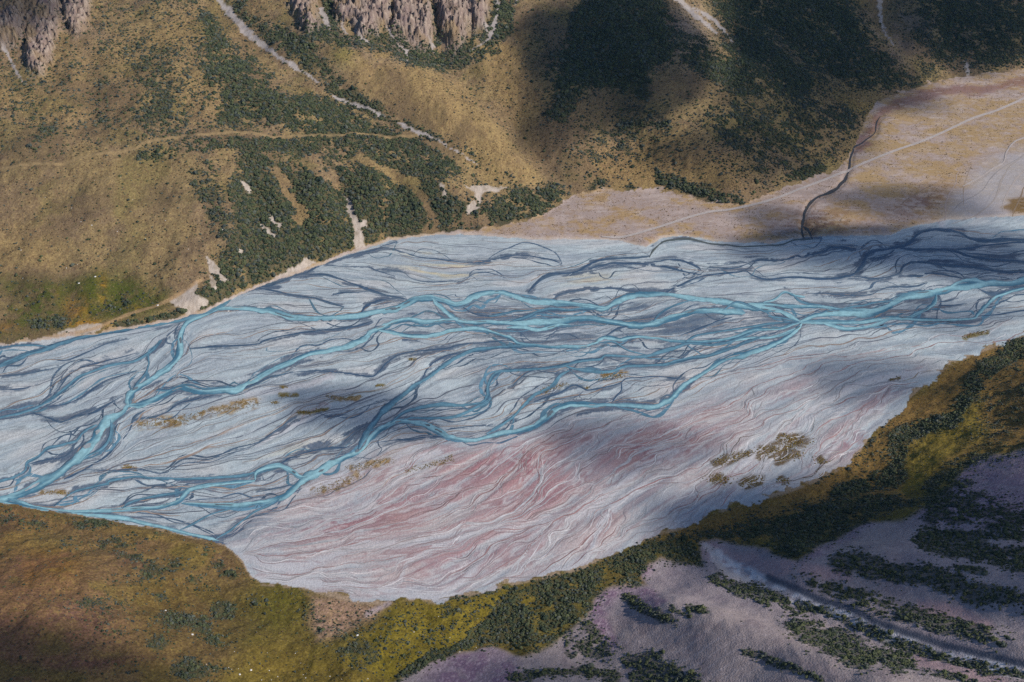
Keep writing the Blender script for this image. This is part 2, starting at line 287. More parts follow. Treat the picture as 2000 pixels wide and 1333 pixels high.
CREEK = [[(1722,227,3),(1712,240,3),(1710,260,3),(1685,277,4),(1665,295,4),(1660,325,5),(1653,340,6),(1645,358,7),(1620,375,7),(1592,388,7),(1577,405,7),(1569,425,6),(1567,445,6),(1570,467,5)],
         [(1571,440,5),(1578,448,6),(1585,455,6),(1586,467,5)], [(1584,453,4),(1590,444,2)]]
ROAD = [(2080,160),(2000,193),(1950,215),(1900,232),(1850,255),(1800,277),(1737,299),(1665,329),(1650,336),(1575,365),(1500,393),(1425,410),(1390,414),(1350,424),(1300,440),(1250,455),(1212,464),(1175,463)]
ROAD2 = [(2060,250),(2000,270),(1980,279),(1966,298),(1960,318),(1938,331),(1905,352),(1880,365)]
TRACK = [(-60,340),(0,330),(50,322),(112,320),(162,310),(212,299),(262,290),(280,280),(325,270),(375,265),(450,258),(500,261),(537,267),(587,265),(650,265),(687,261),(725,262),(762,269),(815,266)]
BENCHTRACK = [(90,660),(150,650),(190,640),(250,615),(310,595),(350,575),(395,545)]
# pale dry flood channels of the pink gravel fan; they also steer the grain of the bed
PALE = [(9, [(480,1085),(540,1108),(600,1105),(650,1085),(690,1064),(760,1062),(830,1052),(900,1040),(945,1028),(1000,1035),(1060,1020),(1130,1005),(1190,960),(1250,915),(1330,880)]),
        (6, [(690,1145),(770,1140),(800,1100),(840,1075),(900,1052),(945,1035)]), (7, [(850,1165),(900,1140),(930,1105),(960,1068),(1000,1040)]),
        (7, [(1040,1130),(1100,1112),(1150,1075),(1170,1030),(1200,990),(1260,950)]), (5, [(1120,1110),(1145,1090),(1160,1050)]), (8, [(600,960),(680,930),(760,895),(830,870)]),
        (6, [(700,1000),(760,950),(800,910),(850,880)]), (8, [(500,1130),(620,1140),(720,1150),(820,1165),(880,1160)]), (6, [(1380,965),(1430,930),(1480,880),(1530,845),(1600,800)]),
        (7, [(1420,980),(1450,945),(1500,900),(1560,830),(1640,770),(1720,740),(1800,725)]), (5, [(1480,960),(1560,930),(1620,880),(1680,820),(1740,770)]),
        (5, [(2040,300),(1985,330),(1960,370),(1940,410)]), (4, [(2040,335),(1990,380),(1972,418)]), (4, [(1990,300),(1940,340),(1905,380),(1880,425)]), (9, [(1660,430),(1750,420),(1850,415),(1920,395),(1960,360),(2000,320)]), (6, [(1840,440),(1850,400),(1870,360),(1900,340)]), (6, [(480,770),(560,760),(620,745),(650,735)]), (5, [(500,870),(560,840),(600,815),(640,790)])]
GUIDE = [[(560,1010),(640,985),(720,960)], [(640,1030),(760,1010),(840,990)], [(820,1000),(900,950),(960,890)], [(960,1000),(1020,940),(1060,880)], [(1080,980),(1140,910),(1200,850)],
         [(1200,860),(1300,830),(1400,790)], [(1240,960),(1340,900),(1440,830)], [(1400,800),(1520,740),(1640,700)], [(1600,700),(1750,680),(1900,660)], [(700,1090),(780,1080),(860,1070)], [(1050,1090),(1080,1050),(1090,1010)],
         [(880,480),(1000,482),(1120,486)], [(1250,545),(1150,550),(1080,560)], [(900,530),(1000,530)], [(330,860),(420,830),(500,800)], [(300,900),(400,880)], [(60,660+200),(100,850)]]

# ------------------------------------------------------------------ ground sheet: a fan of points, denser where the ground is near
PXS = np.concatenate([np.linspace(-1500, -140, 34, endpoint=False), np.linspace(-140, -30, 22, endpoint=False), np.linspace(-30, 2030, 960), np.linspace(2032, 2140, 22), np.linspace(2180, 3500, 34)])
ys = [60.0]
while ys[-1] < 3100:
    y = ys[-1]; dist = math.hypot(y, CAM_H)
    g = CAM_H / dist if y < 1230 else math.sin(math.asin(CAM_H / dist) + R(26))
    stp = 2.25 * dist / F / g
    if y < 480: stp *= np.interp(y, [60, 330, 480], [10, 1.6, 1.0])
    if y > 1900: stp *= np.interp(y, [1900, 2000, 2550, 3100], [1.0, 1.35, 1.6, 14])
    ys.append(y + stp)
YS = np.array(ys); NC, NR = len(PXS), len(YS)
dep0 = YS * cP + CAM_H * sP
X = (((PXS[None, :] - 1000) / F) * dep0[:, None]).astype(np.float32).ravel()
Y = np.repeat(YS[:, None], NC, 1).astype(np.float32).ravel()
X += (vn(X / 3.1, Y / 3.1, 91) - .5) * 0.5; Y += (vn(X / 3.1, Y / 3.1, 92) - .5) * 0.5
zb = bil(zc, X, Y).astype(np.float32)
q0x, q0y = proj(X, Y, 0.0)
rag = (fbm(X / 14, Y / 14, 3, 95) - .5)
q0y_ = q0y + rag * np.where(q0y > 640, np.where(q0x < 640, 14, 40), np.where(q0x > 930, 13, 5)); FARM = q0y_ < fartoe(q0x); NEARM = q0y_ > nearbank(q0x); TERM = (~FARM) & (q0y + rag * 5 < farbank(q0x)); BED = ~(FARM | NEARM | TERM)
zb[BED] = 0
px, py = proj(X, Y, zb)
wx = (px + (fbm(X / 26, Y / 26, 3, 11) - .5) * 34).astype(np.float32); wy = (py + (fbm(X / 26, Y / 26, 3, 12) - .5) * 22).astype(np.float32)
px = px.astype(np.float32); py = py.astype(np.float32)
print('grid', NC, NR, NC * NR, round(time.time() - T0, 1))

# ---- flow field of the river bed (double angle, inverse distance from the channel lines)
S = []
for L in [c[2] for c in CH] + [p[1] for p in PALE] + GUIDE:
    p = crom([q[:2] for q in L], 4); gX, gY = unproj(p[:, 0], p[:, 1]); dX, dY = np.diff(gX), np.diff(gY)
    th = np.arctan2(dY, dX) * 2; S.append(np.stack([(gX[:-1] + gX[1:]) / 2, (gY[:-1] + gY[1:]) / 2, np.cos(th), np.sin(th), np.hypot(dX, dY)], 1))
S = np.vstack(S).astype(np.float32)
FS = 16.0; fnx, fny = 190, 115; FX0, FY0 = -1450.0, 450.0
qx, qy = np.meshgrid(FX0 + FS * np.arange(fnx), FY0 + FS * np.arange(fny), indexing='ij'); qx = qx.ravel().astype(np.float32); qy = qy.ravel().astype(np.float32)
fc = np.zeros(qx.shape, np.float32); fs_ = fc.copy()
for k in range(0, len(qx), 2000):
    d2 = (qx[k:k + 2000, None] - S[None, :, 0]) ** 2 + (qy[k:k + 2000, None] - S[None, :, 1]) ** 2
    w = S[None, :, 4] / (d2 + 120.0) ** 1.25
    fc[k:k + 2000] = (w * S[None, :, 2]).sum(1); fs_[k:k + 2000] = (w * S[None, :, 3]).sum(1)
th = np.arctan2(fs_, fc) / 2
VX = np.cos(th).reshape(fnx, fny); VY = np.sin(th).reshape(fnx, fny)
sg = np.where(VX < 0, -1, 1); VX = (VX * sg).astype(np.float32); VY = (VY * sg).astype(np.float32)
def flow(x, y):
    u = np.clip((x - FX0) / FS, 0, fnx - 1.01); v = np.clip((y - FY0) / FS, 0, fny - 1.01); i = u.astype(np.int32); j = v.astype(np.int32); a = (u - i).astype(np.float32); b = (v - j).astype(np.float32)
    f = lambda G: (G[i, j] * (1 - a) + G[i + 1, j] * a) * (1 - b) + (G[i, j + 1] * (1 - a) + G[i + 1, j + 1] * a) * b
    return f(VX), f(VY)
bed = np.nonzero(BED & (px > -200) & (px < 2200))[0]
bx, by = X[bed], Y[bed]
L1 = np.zeros(bx.shape, np.float32); L2 = L1.copy(); L3 = L1.copy(); nst = 0
for sgn in (1, -1):
    x, y = bx.copy(), by.copy()
    for k in range(16):
        if k or sgn > 0:
            L1 += vn(x / 2.2, y / 2.2, 21); nst += 1
            L2 += vn(x / 7.5, y / 7.5, 22)
            if k % 2 == 0: L3 += vn(x / 22, y / 22, 23) * 2
        u, v = flow(x, y); h = 1.7 if k < 9 else 3.6
        x = x + sgn * h * u; y = y + sgn * h * v
def norm(a):
    return np.clip(0.5 + (a - a.mean()) / a.std() * 0.22, 0, 1)
L1, L2, L3 = norm(L1), norm(L2), norm(L3)
print('flow', round(time.time() - T0, 1))

# ---- how near each bed point is to a channel
wet = np.zeros(X.shape, np.float32); CHP = []
hn = .25 + 2.6 * ss(.3, .8, fbm(X / 38, Y / 38, 2, 33))
jx = px + (fbm(X / 9, Y / 9, 2, 31) - .5) * 16; jy = py + (fbm(X / 9, Y / 9, 2, 32) - .5) * 9
for i, (kd, w, L) in enumerate(CH):
    p = np.array([(q[0], q[1], q[2] if len(q) > 2 else w) for q in L], float)
    wob = crom(p, 7)
    t = np.arange(len(wob)) * 1.0
    wob[1:-1, 1] += (vn(t / 5, t * 0 + i, 61)[1:-1] - .5) * 2.4; wob[:, 2] *= (0.55 + 0.85 * vn(t / 8, t * 0 + i, 62)) * 1.16 if kd in 'mt' else (.3 + .95 * vn(t / 7, t * 0 + i, 62))
    CHP.append((kd, wob))
    wm = p[:, 2].mean()
    d = segdist(jx, jy, wob[::2], wm * 0.5 + 26)
    k = np.nonzero(d < wm * .5 + 26)[0]
    if len(k):
        hal = {'m': 8, 't': 8, 'd': 5.5, 'o': 3}[kd] * hn[k]
        wet[k] = np.maximum(wet[k], (1 - ss(wm * .42, wm * .5 + hal, d[k])) * {'m': 1, 't': 1, 'd': .9, 'o': .5}[kd])
print('wet', round(time.time() - T0, 1))

# ------------------------------------------------------------------ colours of the ground cover
C = np.zeros((len(X), 3), np.float32)
def mix(m, c):
    global C
    m = np.clip(m, 0, 1)
    k = np.nonzero(m > 0.004)[0]
    C[k] += (np.asarray(c, np.float32) - C[k]) * m[k, None]
n_f = vn(X / 1.3, Y / 1.3, 1); n_m = fbm(X / 7, Y / 7, 3, 2); n_l = fbm(X / 45, Y / 45, 3, 4); n_h = fbm(X / 170, Y / 170, 2, 6)
# river bed
b = np.zeros(X.shape, np.float32); b2 = b.copy(); b3 = b.copy(); b[bed] = L1; b2[bed] = L2; b3[bed] = L3
C[:] = lin(163, 175, 181)
mix(BED * ss(.45, .85, b2) * .5, lin(194, 204, 208)); mix(BED * ss(.5, .15, b2) * .5, lin(140, 153, 165)); mix(BED * ss(.58, .9, b3) * .4, lin(194, 186, 182))
mix(BED * ss(.5, .2, b3) * .3, lin(138, 144, 156))
pink = np.maximum.reduce([poly(wx, wy, [(560, 960), (700, 905), (830, 870), (1000, 860), (1120, 830), (1300, 800), (1400, 760), (1560, 800), (1640, 850), (1700, 870), (1640, 930), (1480, 985), (1330, 1040), (1160, 1110), (900, 1170), (700, 1180), (500, 1140), (440, 1060)], 45),
                          .6 * poly(wx, wy, [(1300, 760), (1500, 700), (1700, 690), (1800, 730), (1760, 810), (1600, 830)], 50)]) * BED
pink = pink * (1 - .55 * ss(1250, 1600, px))
mix(pink * .35, lin(172, 162, 166)); mix(pink * ss(.44, .66, n_l * .6 + b3 * .4) * .38, lin(180, 154, 148)); mix(pink * ss(.52, .72, b2 * .5 + n_m * .5) * .36, lin(164, 138, 138)); mix(pink * ss(.56, .72, b) * .42, lin(146, 112, 114)); mix(pink * ss(.44, .3, b) * .35, lin(192, 186, 186))
redz = np.maximum.reduce([blob(px, py, 1030, 905, 60, 40, -25), .8 * blob(px, py, 940, 915, 70, 30, -30), .7 * blob(px, py, 1060, 960, 60, 40), .8 * blob(px, py, 1290, 870, 120, 35, -15), .8 * blob(px, py, 690, 1020, 110, 22, -10),
                          .6 * blob(px, py, 870, 880, 40, 14), .6 * blob(px, py, 760, 990, 140, 25, -15), .7 * blob(px, py, 1650, 860, 50, 40, -35), .6 * blob(px, py, 1720, 780, 70, 20, -35), .5 * blob(px, py, 900, 1090, 140, 40, -15), .5 * blob(px, py, 1550, 760, 60, 20, -20)]) * BED
mix(redz * ss(.36, .54, .35 * b2 + .3 * b + .35 * n_m) * .95, lin(140, 84, 94)); mix(pink * blob(px, py, 980, 960, 260, 110, -25) * ss(.42, .58, n_l * .5 + b2 * .5) * .5, lin(158, 112, 116)); mix(redz * ss(.6, .8, n_l) * .35, lin(184, 142, 122))
for w, L in PALE:
    m = stroke(jx, jy, crom(L, 4), w, .55) * (BED | TERM)
    mix(m * (.5 + .4 * b2), lin(184, 183, 188)); mix(stroke(jx + 3, jy + w * .95, crom(L, 4), 2.2, .8) * BED * ss(.35, .6, b3) * .5, lin(150, 118, 120))
for cx, cy_, rx, ry, a in [(870, 530, 90, 16, .35), (1150, 545, 60, 12, .2), (830, 500, 50, 8, .25), (560, 880, 90, 20, .12)]:
    mix(blob(px, py, cx, cy_, rx, ry) * ss(.45, .7, b2) * a * 2.2 * BED, lin(196, 178, 130))
wetn = ss(.42, .66, wet * .72 + (b2 - .5) * .75 * (wet > .02) + (b - .5) * .55 * (wet > .02) + (n_m - .5) * .3 * (wet > .02)) * BED
core = np.maximum.reduce([poly(wx, wy, [(880, 600), (1010, 590), (1120, 585), (1300, 590), (1440, 600), (1540, 610), (1560, 640), (1430, 660), (1260, 665), (1150, 680), (1030, 670), (930, 650)], 22),
                          .8 * poly(wx, wy, [(900, 690), (960, 675), (1060, 690), (1180, 690), (1320, 700), (1300, 740), (1220, 745), (1000, 730), (960, 790), (900, 800), (920, 740)], 18), .7 * blob(px, py, 318, 700, 24, 26), .8 * blob(px, py, 1925, 478, 60, 10), .8 * blob(px, py, 1815, 588, 18, 13),
                          .7 * blob(px, py, 195, 870, 30, 30, -45), .7 * poly(wx, wy, [(330, 1030), (430, 985), (560, 965), (540, 1010), (470, 1060), (430, 1060)], 16), .8 * blob(px, py, 950, 765, 14, 24), .6 * poly(wx, wy, [(1500, 590), (1650, 600), (1800, 595), (1700, 640), (1580, 640)], 14)]) * BED
wetn = np.maximum(wetn, core * ss(.44, .56, b2 * .55 + b * .45 + .10 * core))
mix(wetn * .8, lin(82, 101, 120)); mix(ss(.6, 1, wetn) * ss(.4, .8, b2) * .65, lin(52, 73, 100))
# fine threads of dark silt following the flow
mix(BED * ss(.70, .86, b) * .38 * (1 - pink), lin(104, 110, 120)); mix(BED * ss(.74, .9, b2) * ss(.45, .65, n_l) * .5 * (1 - pink), lin(94, 100, 110))
mix(BED * (n_f - .5) * .25, lin(120, 120, 130)); mix(BED * np.clip(.5 - n_f, 0, 1) * .25, lin(205, 205, 208))
# braided hair lines where the flow grain splits and rejoins
r2 = 1 - np.abs(2 * b2 - 1); r1 = 1 - np.abs(2 * b - 1)
mix(pink * ss(.84, .97, r2) * ss(.4, .55, n_m) * .6, lin(190, 186, 188)); mix(pink * ss(.88, .98, 1 - np.abs(2 * b2 - 1.22)) * ss(.4, .6, n_l) * .5, lin(138, 104, 108)); mix(pink * ss(.9, .99, r1) * .3, lin(150, 128, 128))
mix(BED * (1 - pink) * ss(.88, .98, 1 - np.abs(2 * b2 - 1.2)) * ss(.42, .6, n_m) * .45, lin(112, 117, 126)); mix(BED * (1 - pink) * ss(.9, .99, r1) * .22, lin(130, 128, 130)); mix(BED * (1 - pink) * ss(.86, .98, 1 - np.abs(2 * b2 - .75)) * .3, lin(206, 208, 210))
# vegetated bars on the gravel
BARS = [('golden', 11, [(272, 829), (320, 824), (360, 818), (400, 806), (450, 798), (495, 786)]), ('golden', 5, [(82, 963), (110, 963), (132, 967)]), ('golden', 4, [(245, 913), (262, 914)]), ('olive', 4, [(548, 773), (578, 772)]),
        ('golden', 5, [(640, 774), (665, 780), (700, 776)]), ('olive', 4.5, [(584, 806), (605, 806), (634, 801)]), ('olive', 2.5, [(737, 754), (750, 754)]), ('olive', 3, [(800, 703), (812, 704)]), ('golden', 3, [(530, 787), (540, 788)]), ('olive', 3, [(550, 757), (556, 757)]),
        ('golden', 7, [(1060, 768), (1072, 758)]), ('golden', 8, [(1175, 736), (1200, 734), (1218, 735)]), ('golden', 5, [(1085, 757), (1105, 750)]), ('golden', 3, [(1140, 757), (1150, 758)]),
        ('brown', 9, [(1400, 905), (1425, 895), (1460, 885)]), ('brown', 15, [(1490, 885), (1525, 875), (1565, 862)]), ('brown', 12, [(1455, 945), (1480, 938)]), ('brown', 11, [(1395, 935), (1412, 938)]), ('brown', 8, [(1525, 855), (1555, 857)]), ('brown', 8, [(1520, 900), (1560, 888)]), ('brown', 6, [(1600, 895), (1606, 905)]), ('brown', 7, [(1525, 935), (1535, 942)]),
        ('olive', 4.5, [(1885, 659), (1905, 652), (1928, 647)]), ('brown', 4, [(1740, 742), (1755, 738)]), ('golden', 9, [(620, 958), (660, 950), (700, 930)]), ('golden', 8, [(690, 915), (720, 908), (760, 900)]), ('golden', 6, [(800, 918), (850, 905), (880, 895)])]
for kd, w, L in BARS:
    m = stroke(jx * .6 + wx * .4, jy * .6 + wy * .4, crom(L, 4), w, .35) * (BED | TERM) * ss(.3, .5, n_m + .1)
    sparse = (kd == 'golden')
    mix(m * (ss(.45, .62, n_m) * .75 if sparse else .85), {'golden': lin(150, 118, 52), 'olive': lin(118, 106, 48), 'brown': lin(92, 78, 58)}[kd])
    mix(m * ss(.5, .7, vn(X / 2.5, Y / 2.5, 41)) * .6, lin(96, 70, 36))
# terrace
mix(TERM * 1.0, lin(162, 142, 128)); mix(TERM * ss(.46, .6, n_m * .5 + n_l * .5) * .75, lin(164, 136, 92)); mix(TERM * ss(.55, .4, n_l) * .45, lin(158, 146, 148)); mix(TERM * ss(.6, .75, fbm(X / 4, Y / 4, 2, 46)) * .4, lin(138, 108, 80)); mix(TERM * ss(.55, .7, fbm(X / 30, Y / 12, 3, 47)) * .45, lin(182, 166, 160))
mix(TERM * poly(wx, wy, [(1720, 230), (1850, 190), (2050, 160), (2050, 270), (1960, 300), (1850, 350), (1780, 400), (1720, 400), (1650, 370), (1640, 340)], 40) * ss(.36, .55, n_m * .6 + n_l * .4) * .5, lin(160, 136, 100))
mix(TERM * np.maximum(blob(px, py, 1600, 440, 90, 35), blob(px, py, 1800, 395, 70, 22, -20)) * ss(.4, .6, n_m) * .7, lin(118, 88, 80))
mix(TERM * np.maximum(stroke(wx, wy, [(1670, 290), (1700, 262), (1715, 225), (1760, 200), (1850, 178), (1920, 178), (2050, 150)], 9), 0) * .7, lin(122, 88, 84))
mix(TERM * poly(wx, wy, [(1840, 440), (1860, 390), (1900, 340), (1960, 300), (2060, 280), (2060, 330), (1980, 400), (1960, 430)], 30) * .7, lin(160, 160, 166))
mix(TERM * poly(wx, wy, [(1965, 425), (1975, 390), (2060, 350), (2060, 420)], 8) * .9, lin(112, 88, 50))
mix(TERM * (n_f - .5) * .5, lin(120, 96, 76)); mix(TERM * ss(.66, .8, fbm(X / 18, Y / 5, 3, 44)) * .4, lin(190, 178, 172))
rim = TERM * (1 - ss(2, 7, np.abs(py - farbank(px))))
mix(rim * .5, lin(190, 178, 168))
# far hills
g1 = lin(130, 112, 80); g2 = lin(114, 96, 80); g3 = lin(138, 116, 78); g4 = lin(98, 92, 54)
f = FARM * 1.0
mix(f, g1); mix(f * ss(.4, .62, n_l) * .6, g2); mix(f * ss(.5, .7, n_h) * .5, g3); mix(f * ss(.56, .72, fbm(X / 60, Y / 60, 3, 8)) * .5, g4)
mix(f * poly(wx, wy, [(620, 60), (720, 80), (850, 140), (930, 190), (1010, 300), (1060, 370), (960, 350), (840, 260), (700, 170)], 30) * .75, lin(144, 121, 82))
mix(f * blob(px, py, 668, 105, 26, 22, 40) * .6, lin(126, 124, 58)); mix(f * poly(wx, wy, [(930, 90), (1050, 40), (1080, 160), (1060, 330), (980, 220)], 30) * .5, lin(140, 114, 74))
mix(f * poly(wx, wy, [(1120, 300), (1300, 260), (1450, 300), (1480, 380), (1300, 370), (1150, 350)], 30) * .4, lin(150, 120, 74))
mix(f * np.clip(.9 * poly(wx, wy, [(-300, 570), (0, 548), (110, 550), (190, 535), (260, 540), (320, 570), (330, 600), (220, 630), (100, 655), (-300, 720)], 26) * ss(.3, .55, n_l + .12), 0, 1), lin(72, 76, 28))
mix(f * np.maximum.reduce([blob(px, py, 145, 600, 30, 26), blob(px, py, 200, 565, 10, 26), blob(px, py, 165, 632, 50, 10), blob(px, py, 10, 640, 30, 10), blob(px, py, 265, 600, 14, 8), blob(px, py, 112, 575, 6, 16)]) * ss(.35, .5, n_m) * .9, lin(158, 116, 40))
mix(f * np.maximum(blob(px, py, 60, 20, 90, 60), 0) * .5, lin(124, 92, 72)); mix(f * blob(px, py, 190, 180, 50, 40) * .5 * ss(.4, .6, n_m), lin(84, 64, 62))
mix(f * blob(px, py, 1340, 60, 60, 60) * .3, lin(150, 140, 150)); mix(f * blob(px, py, 1650, 190, 100, 30, 25) * .4, lin(110, 92, 40)); mix(f * ss(.62, .8, n_f) * .5, lin(96, 72, 54)); mix(f * ss(.38, .2, n_f) * .3, lin(172, 146, 96)); mix(f * ss(.6, .78, fbm(X / 3.5, Y / 3.5, 2, 9)) * .45, lin(92, 74, 60))
mix(f * ss(.5, .68, fbm(X / 85, Y / 85, 4, 58)) * .5, lin(96, 80, 64))
mix(f * poly(wx, wy, [(-300, 575), (0, 552), (110, 556), (190, 540), (260, 546), (320, 575), (300, 605), (210, 628), (100, 650), (-300, 715)], 24) * ss(.42, .58, n_l * .5 + n_m * .5) * .75 * (1 - np.maximum.reduce([blob(px, py, 145, 600, 26, 24), blob(px, py, 200, 565, 10, 26), blob(px, py, 165, 632, 50, 10), blob(px, py, 10, 640, 30, 10)])), lin(66, 76, 28))
# near hills
nr = NEARM * 1.0
LEFTH = [(-400, 900), (0, 980), (300, 1030), (440, 1062), (490, 1125), (520, 1200), (440, 1300), (400, 1400), (-400, 1500)]
mix(nr, lin(102, 91, 44)); mix(nr * ss(.45, .65, n_l) * .5, lin(112, 92, 50))
lh = poly(wx, wy, LEFTH, 40) * nr
mix(lh, lin(116, 92, 66)); mix(lh * ss(.45, .62, n_l) * .45, lin(124, 101, 64)); mix(lh * ss(260, 0, px) * .4, lin(120, 80, 60)); mix(lh * np.maximum(blob(px, py, 105, 1095, 45, 32, 20), blob(px, py, 60, 1110, 20, 30)) * .8, lin(160, 112, 46)); mix(lh * blob(px, py, 20, 1050, 70, 40) * .5, lin(130, 106, 52)); mix(lh * blob(px, py, 330, 1070, 110, 30, 15) * .6, lin(132, 112, 52)); mix(lh * blob(px, py, 100, 1060, 60, 24) * .5, lin(112, 104, 62))
mix(lh * blob(px, py, 60, 1240, 240, 70, 0) * .75, lin(112, 82, 66)); mix(lh * ss(.52, .66, fbm(X / 40, Y / 40, 3, 27)) * .5, lin(98, 70, 66)); mix(lh * ss(.56, .7, fbm(X / 30, Y / 30, 3, 28)) * .5, lin(104, 92, 46)); mix(lh * poly(wx, wy, [(260, 1140), (330, 1110), (480, 1130), (520, 1200), (430, 1340), (280, 1340), (240, 1200)], 50) * .55, lin(86, 72, 38)); mix(lh * blob(px, py, 330, 1170, 60, 40) * .5, lin(92, 76, 34)); mix(lh * blob(px, py, 210, 1295, 90, 12, -4) * .6, lin(98, 62, 64)); mix(lh * blob(px, py, 160, 1220, 60, 20) * .4, lin(98, 66, 66))
mix(nr * blob(px, py, 530, 1190, 90, 60) * .8, lin(80, 78, 26)); mix(nr * poly(wx, wy, [(420, 1333), (520, 1260), (640, 1270), (780, 1300), (720, 1420), (380, 1420)], 40) * .7, lin(106, 90, 36))
mix(nr * poly(wx, wy, [(600, 1160), (700, 1175), (760, 1178), (710, 1210), (660, 1240), (612, 1250), (605, 1200)], 16) * .85, lin(158, 128, 112))
mix(nr * poly(wx, wy, [(760, 1190), (1000, 1150), (1050, 1170), (960, 1210), (900, 1290), (760, 1330), (680, 1290), (740, 1210)], 30) * .8, lin(122, 108, 32)); mix(nr * stroke(px, py, [(715, 1200), (740, 1188), (760, 1178)], 5) * .8, lin(160, 146, 152))
RIGHTB = [(1250, 1056), (1400, 1006), (1540, 960), (1650, 905), (1705, 842), (1782, 770), (1900, 690), (2100, 620), (2100, 870), (1900, 880), (1750, 1000), (1600, 1040), (1400, 1060)]
mix(nr * poly(wx, wy, RIGHTB, 14) * .9, lin(126, 98, 56)); mix(nr * poly(wx, wy, [(1760, 960), (1760, 880), (1870, 800), (1910, 770), (1930, 850), (1870, 880), (1800, 960)], 20) * .8, lin(128, 112, 42))
SCREE = [(740, 1345), (860, 1290), (960, 1262), (1020, 1285), (1075, 1265), (1150, 1205), (1168, 1160), (1200, 1146), (1262, 1142), (1250, 1112), (1290, 1092), (1372, 1102), (1365, 1062), (1400, 1054), (1480, 1070), (1555, 1096), (1612, 1062), (1690, 1022), (1762, 1020), (1795, 1000), (1850, 960), (1905, 900), (2100, 862), (2900, 800), (2900, 1900), (600, 1900)]
sc = poly(px * .6 + wx * .4, py * .6 + wy * .4, SCREE, 7) * nr
mix(sc, lin(152, 138, 136)); mix(sc * ss(.4, .65, n_l) * .5, lin(168, 152, 146)); mix(sc * ss(.5, .7, fbm(X / 16, Y / 16, 3, 97)) * .4, lin(120, 104, 108)); mix(sc * ss(.5, .7, n_h) * .3, lin(140, 132, 146))
purp = np.maximum.reduce([poly(wx, wy, [(820, 1333), (900, 1270), (1000, 1265), (1010, 1320), (960, 1380)], 20), stroke(wx, wy, [(1255, 1115), (1200, 1150), (1170, 1180), (1175, 1215), (1195, 1250)], 16), stroke(wx, wy, [(1215, 1145), (1260, 1160), (1285, 1175)], 12), .7 * poly(wx, wy, [(1780, 1000), (1900, 900), (2100, 870), (2100, 1040), (1850, 1030)], 20), .6 * stroke(wx, wy, [(1560, 1085), (1610, 1060), (1690, 1025)], 14)])
mix(sc * purp * (.45 + .4 * ss(.4, .6, n_m)), lin(124, 96, 118)); mix(sc * purp * ss(.62, .8, n_f) * .6, lin(176, 150, 160))
mix(sc * np.maximum.reduce([stroke(wx, wy, [(1375, 1062), (1420, 1090), (1480, 1110), (1530, 1100)], 18), stroke(wx, wy, [(1570, 1110), (1650, 1120)], 12), stroke(wx, wy, [(1800, 1185), (1880, 1200), (1930, 1222)], 12), stroke(wx, wy, [(1800, 1290), (1950, 1333)], 16)]) * .65, lin(176, 142, 142))
# animal tracks and ribs across the scree
rib = np.sin((px * .52 + py * .86 + (n_l - .5) * 30) / 3.1)
mix(sc * ss(.72, 1, rib) * poly(px, py, [(1230, 1240), (1330, 1220), (1480, 1270), (1600, 1333), (1500, 1345), (1320, 1330)], 30) * .35, lin(176, 166, 168))
mix(sc * (n_f - .5) * .7, lin(178, 168, 176)); mix(sc * np.clip(.5 - n_f, 0, 1) * .6, lin(100, 92, 112))
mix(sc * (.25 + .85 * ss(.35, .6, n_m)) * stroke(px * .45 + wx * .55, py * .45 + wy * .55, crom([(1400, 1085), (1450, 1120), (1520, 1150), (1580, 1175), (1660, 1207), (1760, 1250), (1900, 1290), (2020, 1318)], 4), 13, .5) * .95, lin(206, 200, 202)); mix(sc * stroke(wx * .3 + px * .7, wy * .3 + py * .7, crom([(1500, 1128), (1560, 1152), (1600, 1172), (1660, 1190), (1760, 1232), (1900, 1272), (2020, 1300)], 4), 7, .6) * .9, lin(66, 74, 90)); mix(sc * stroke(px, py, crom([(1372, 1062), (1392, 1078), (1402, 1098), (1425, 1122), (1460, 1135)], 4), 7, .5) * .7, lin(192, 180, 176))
mix((nr - sc) * ss(.60, .8, n_f) * .45, lin(70, 58, 30)); mix((nr - sc) * ss(.4, .2, n_f) * .3, lin(150, 130, 66)); mix((nr - sc) * ss(.6, .75, fbm(X / 2.4, Y / 2.4, 2, 19)) * .4, lin(74, 60, 34))
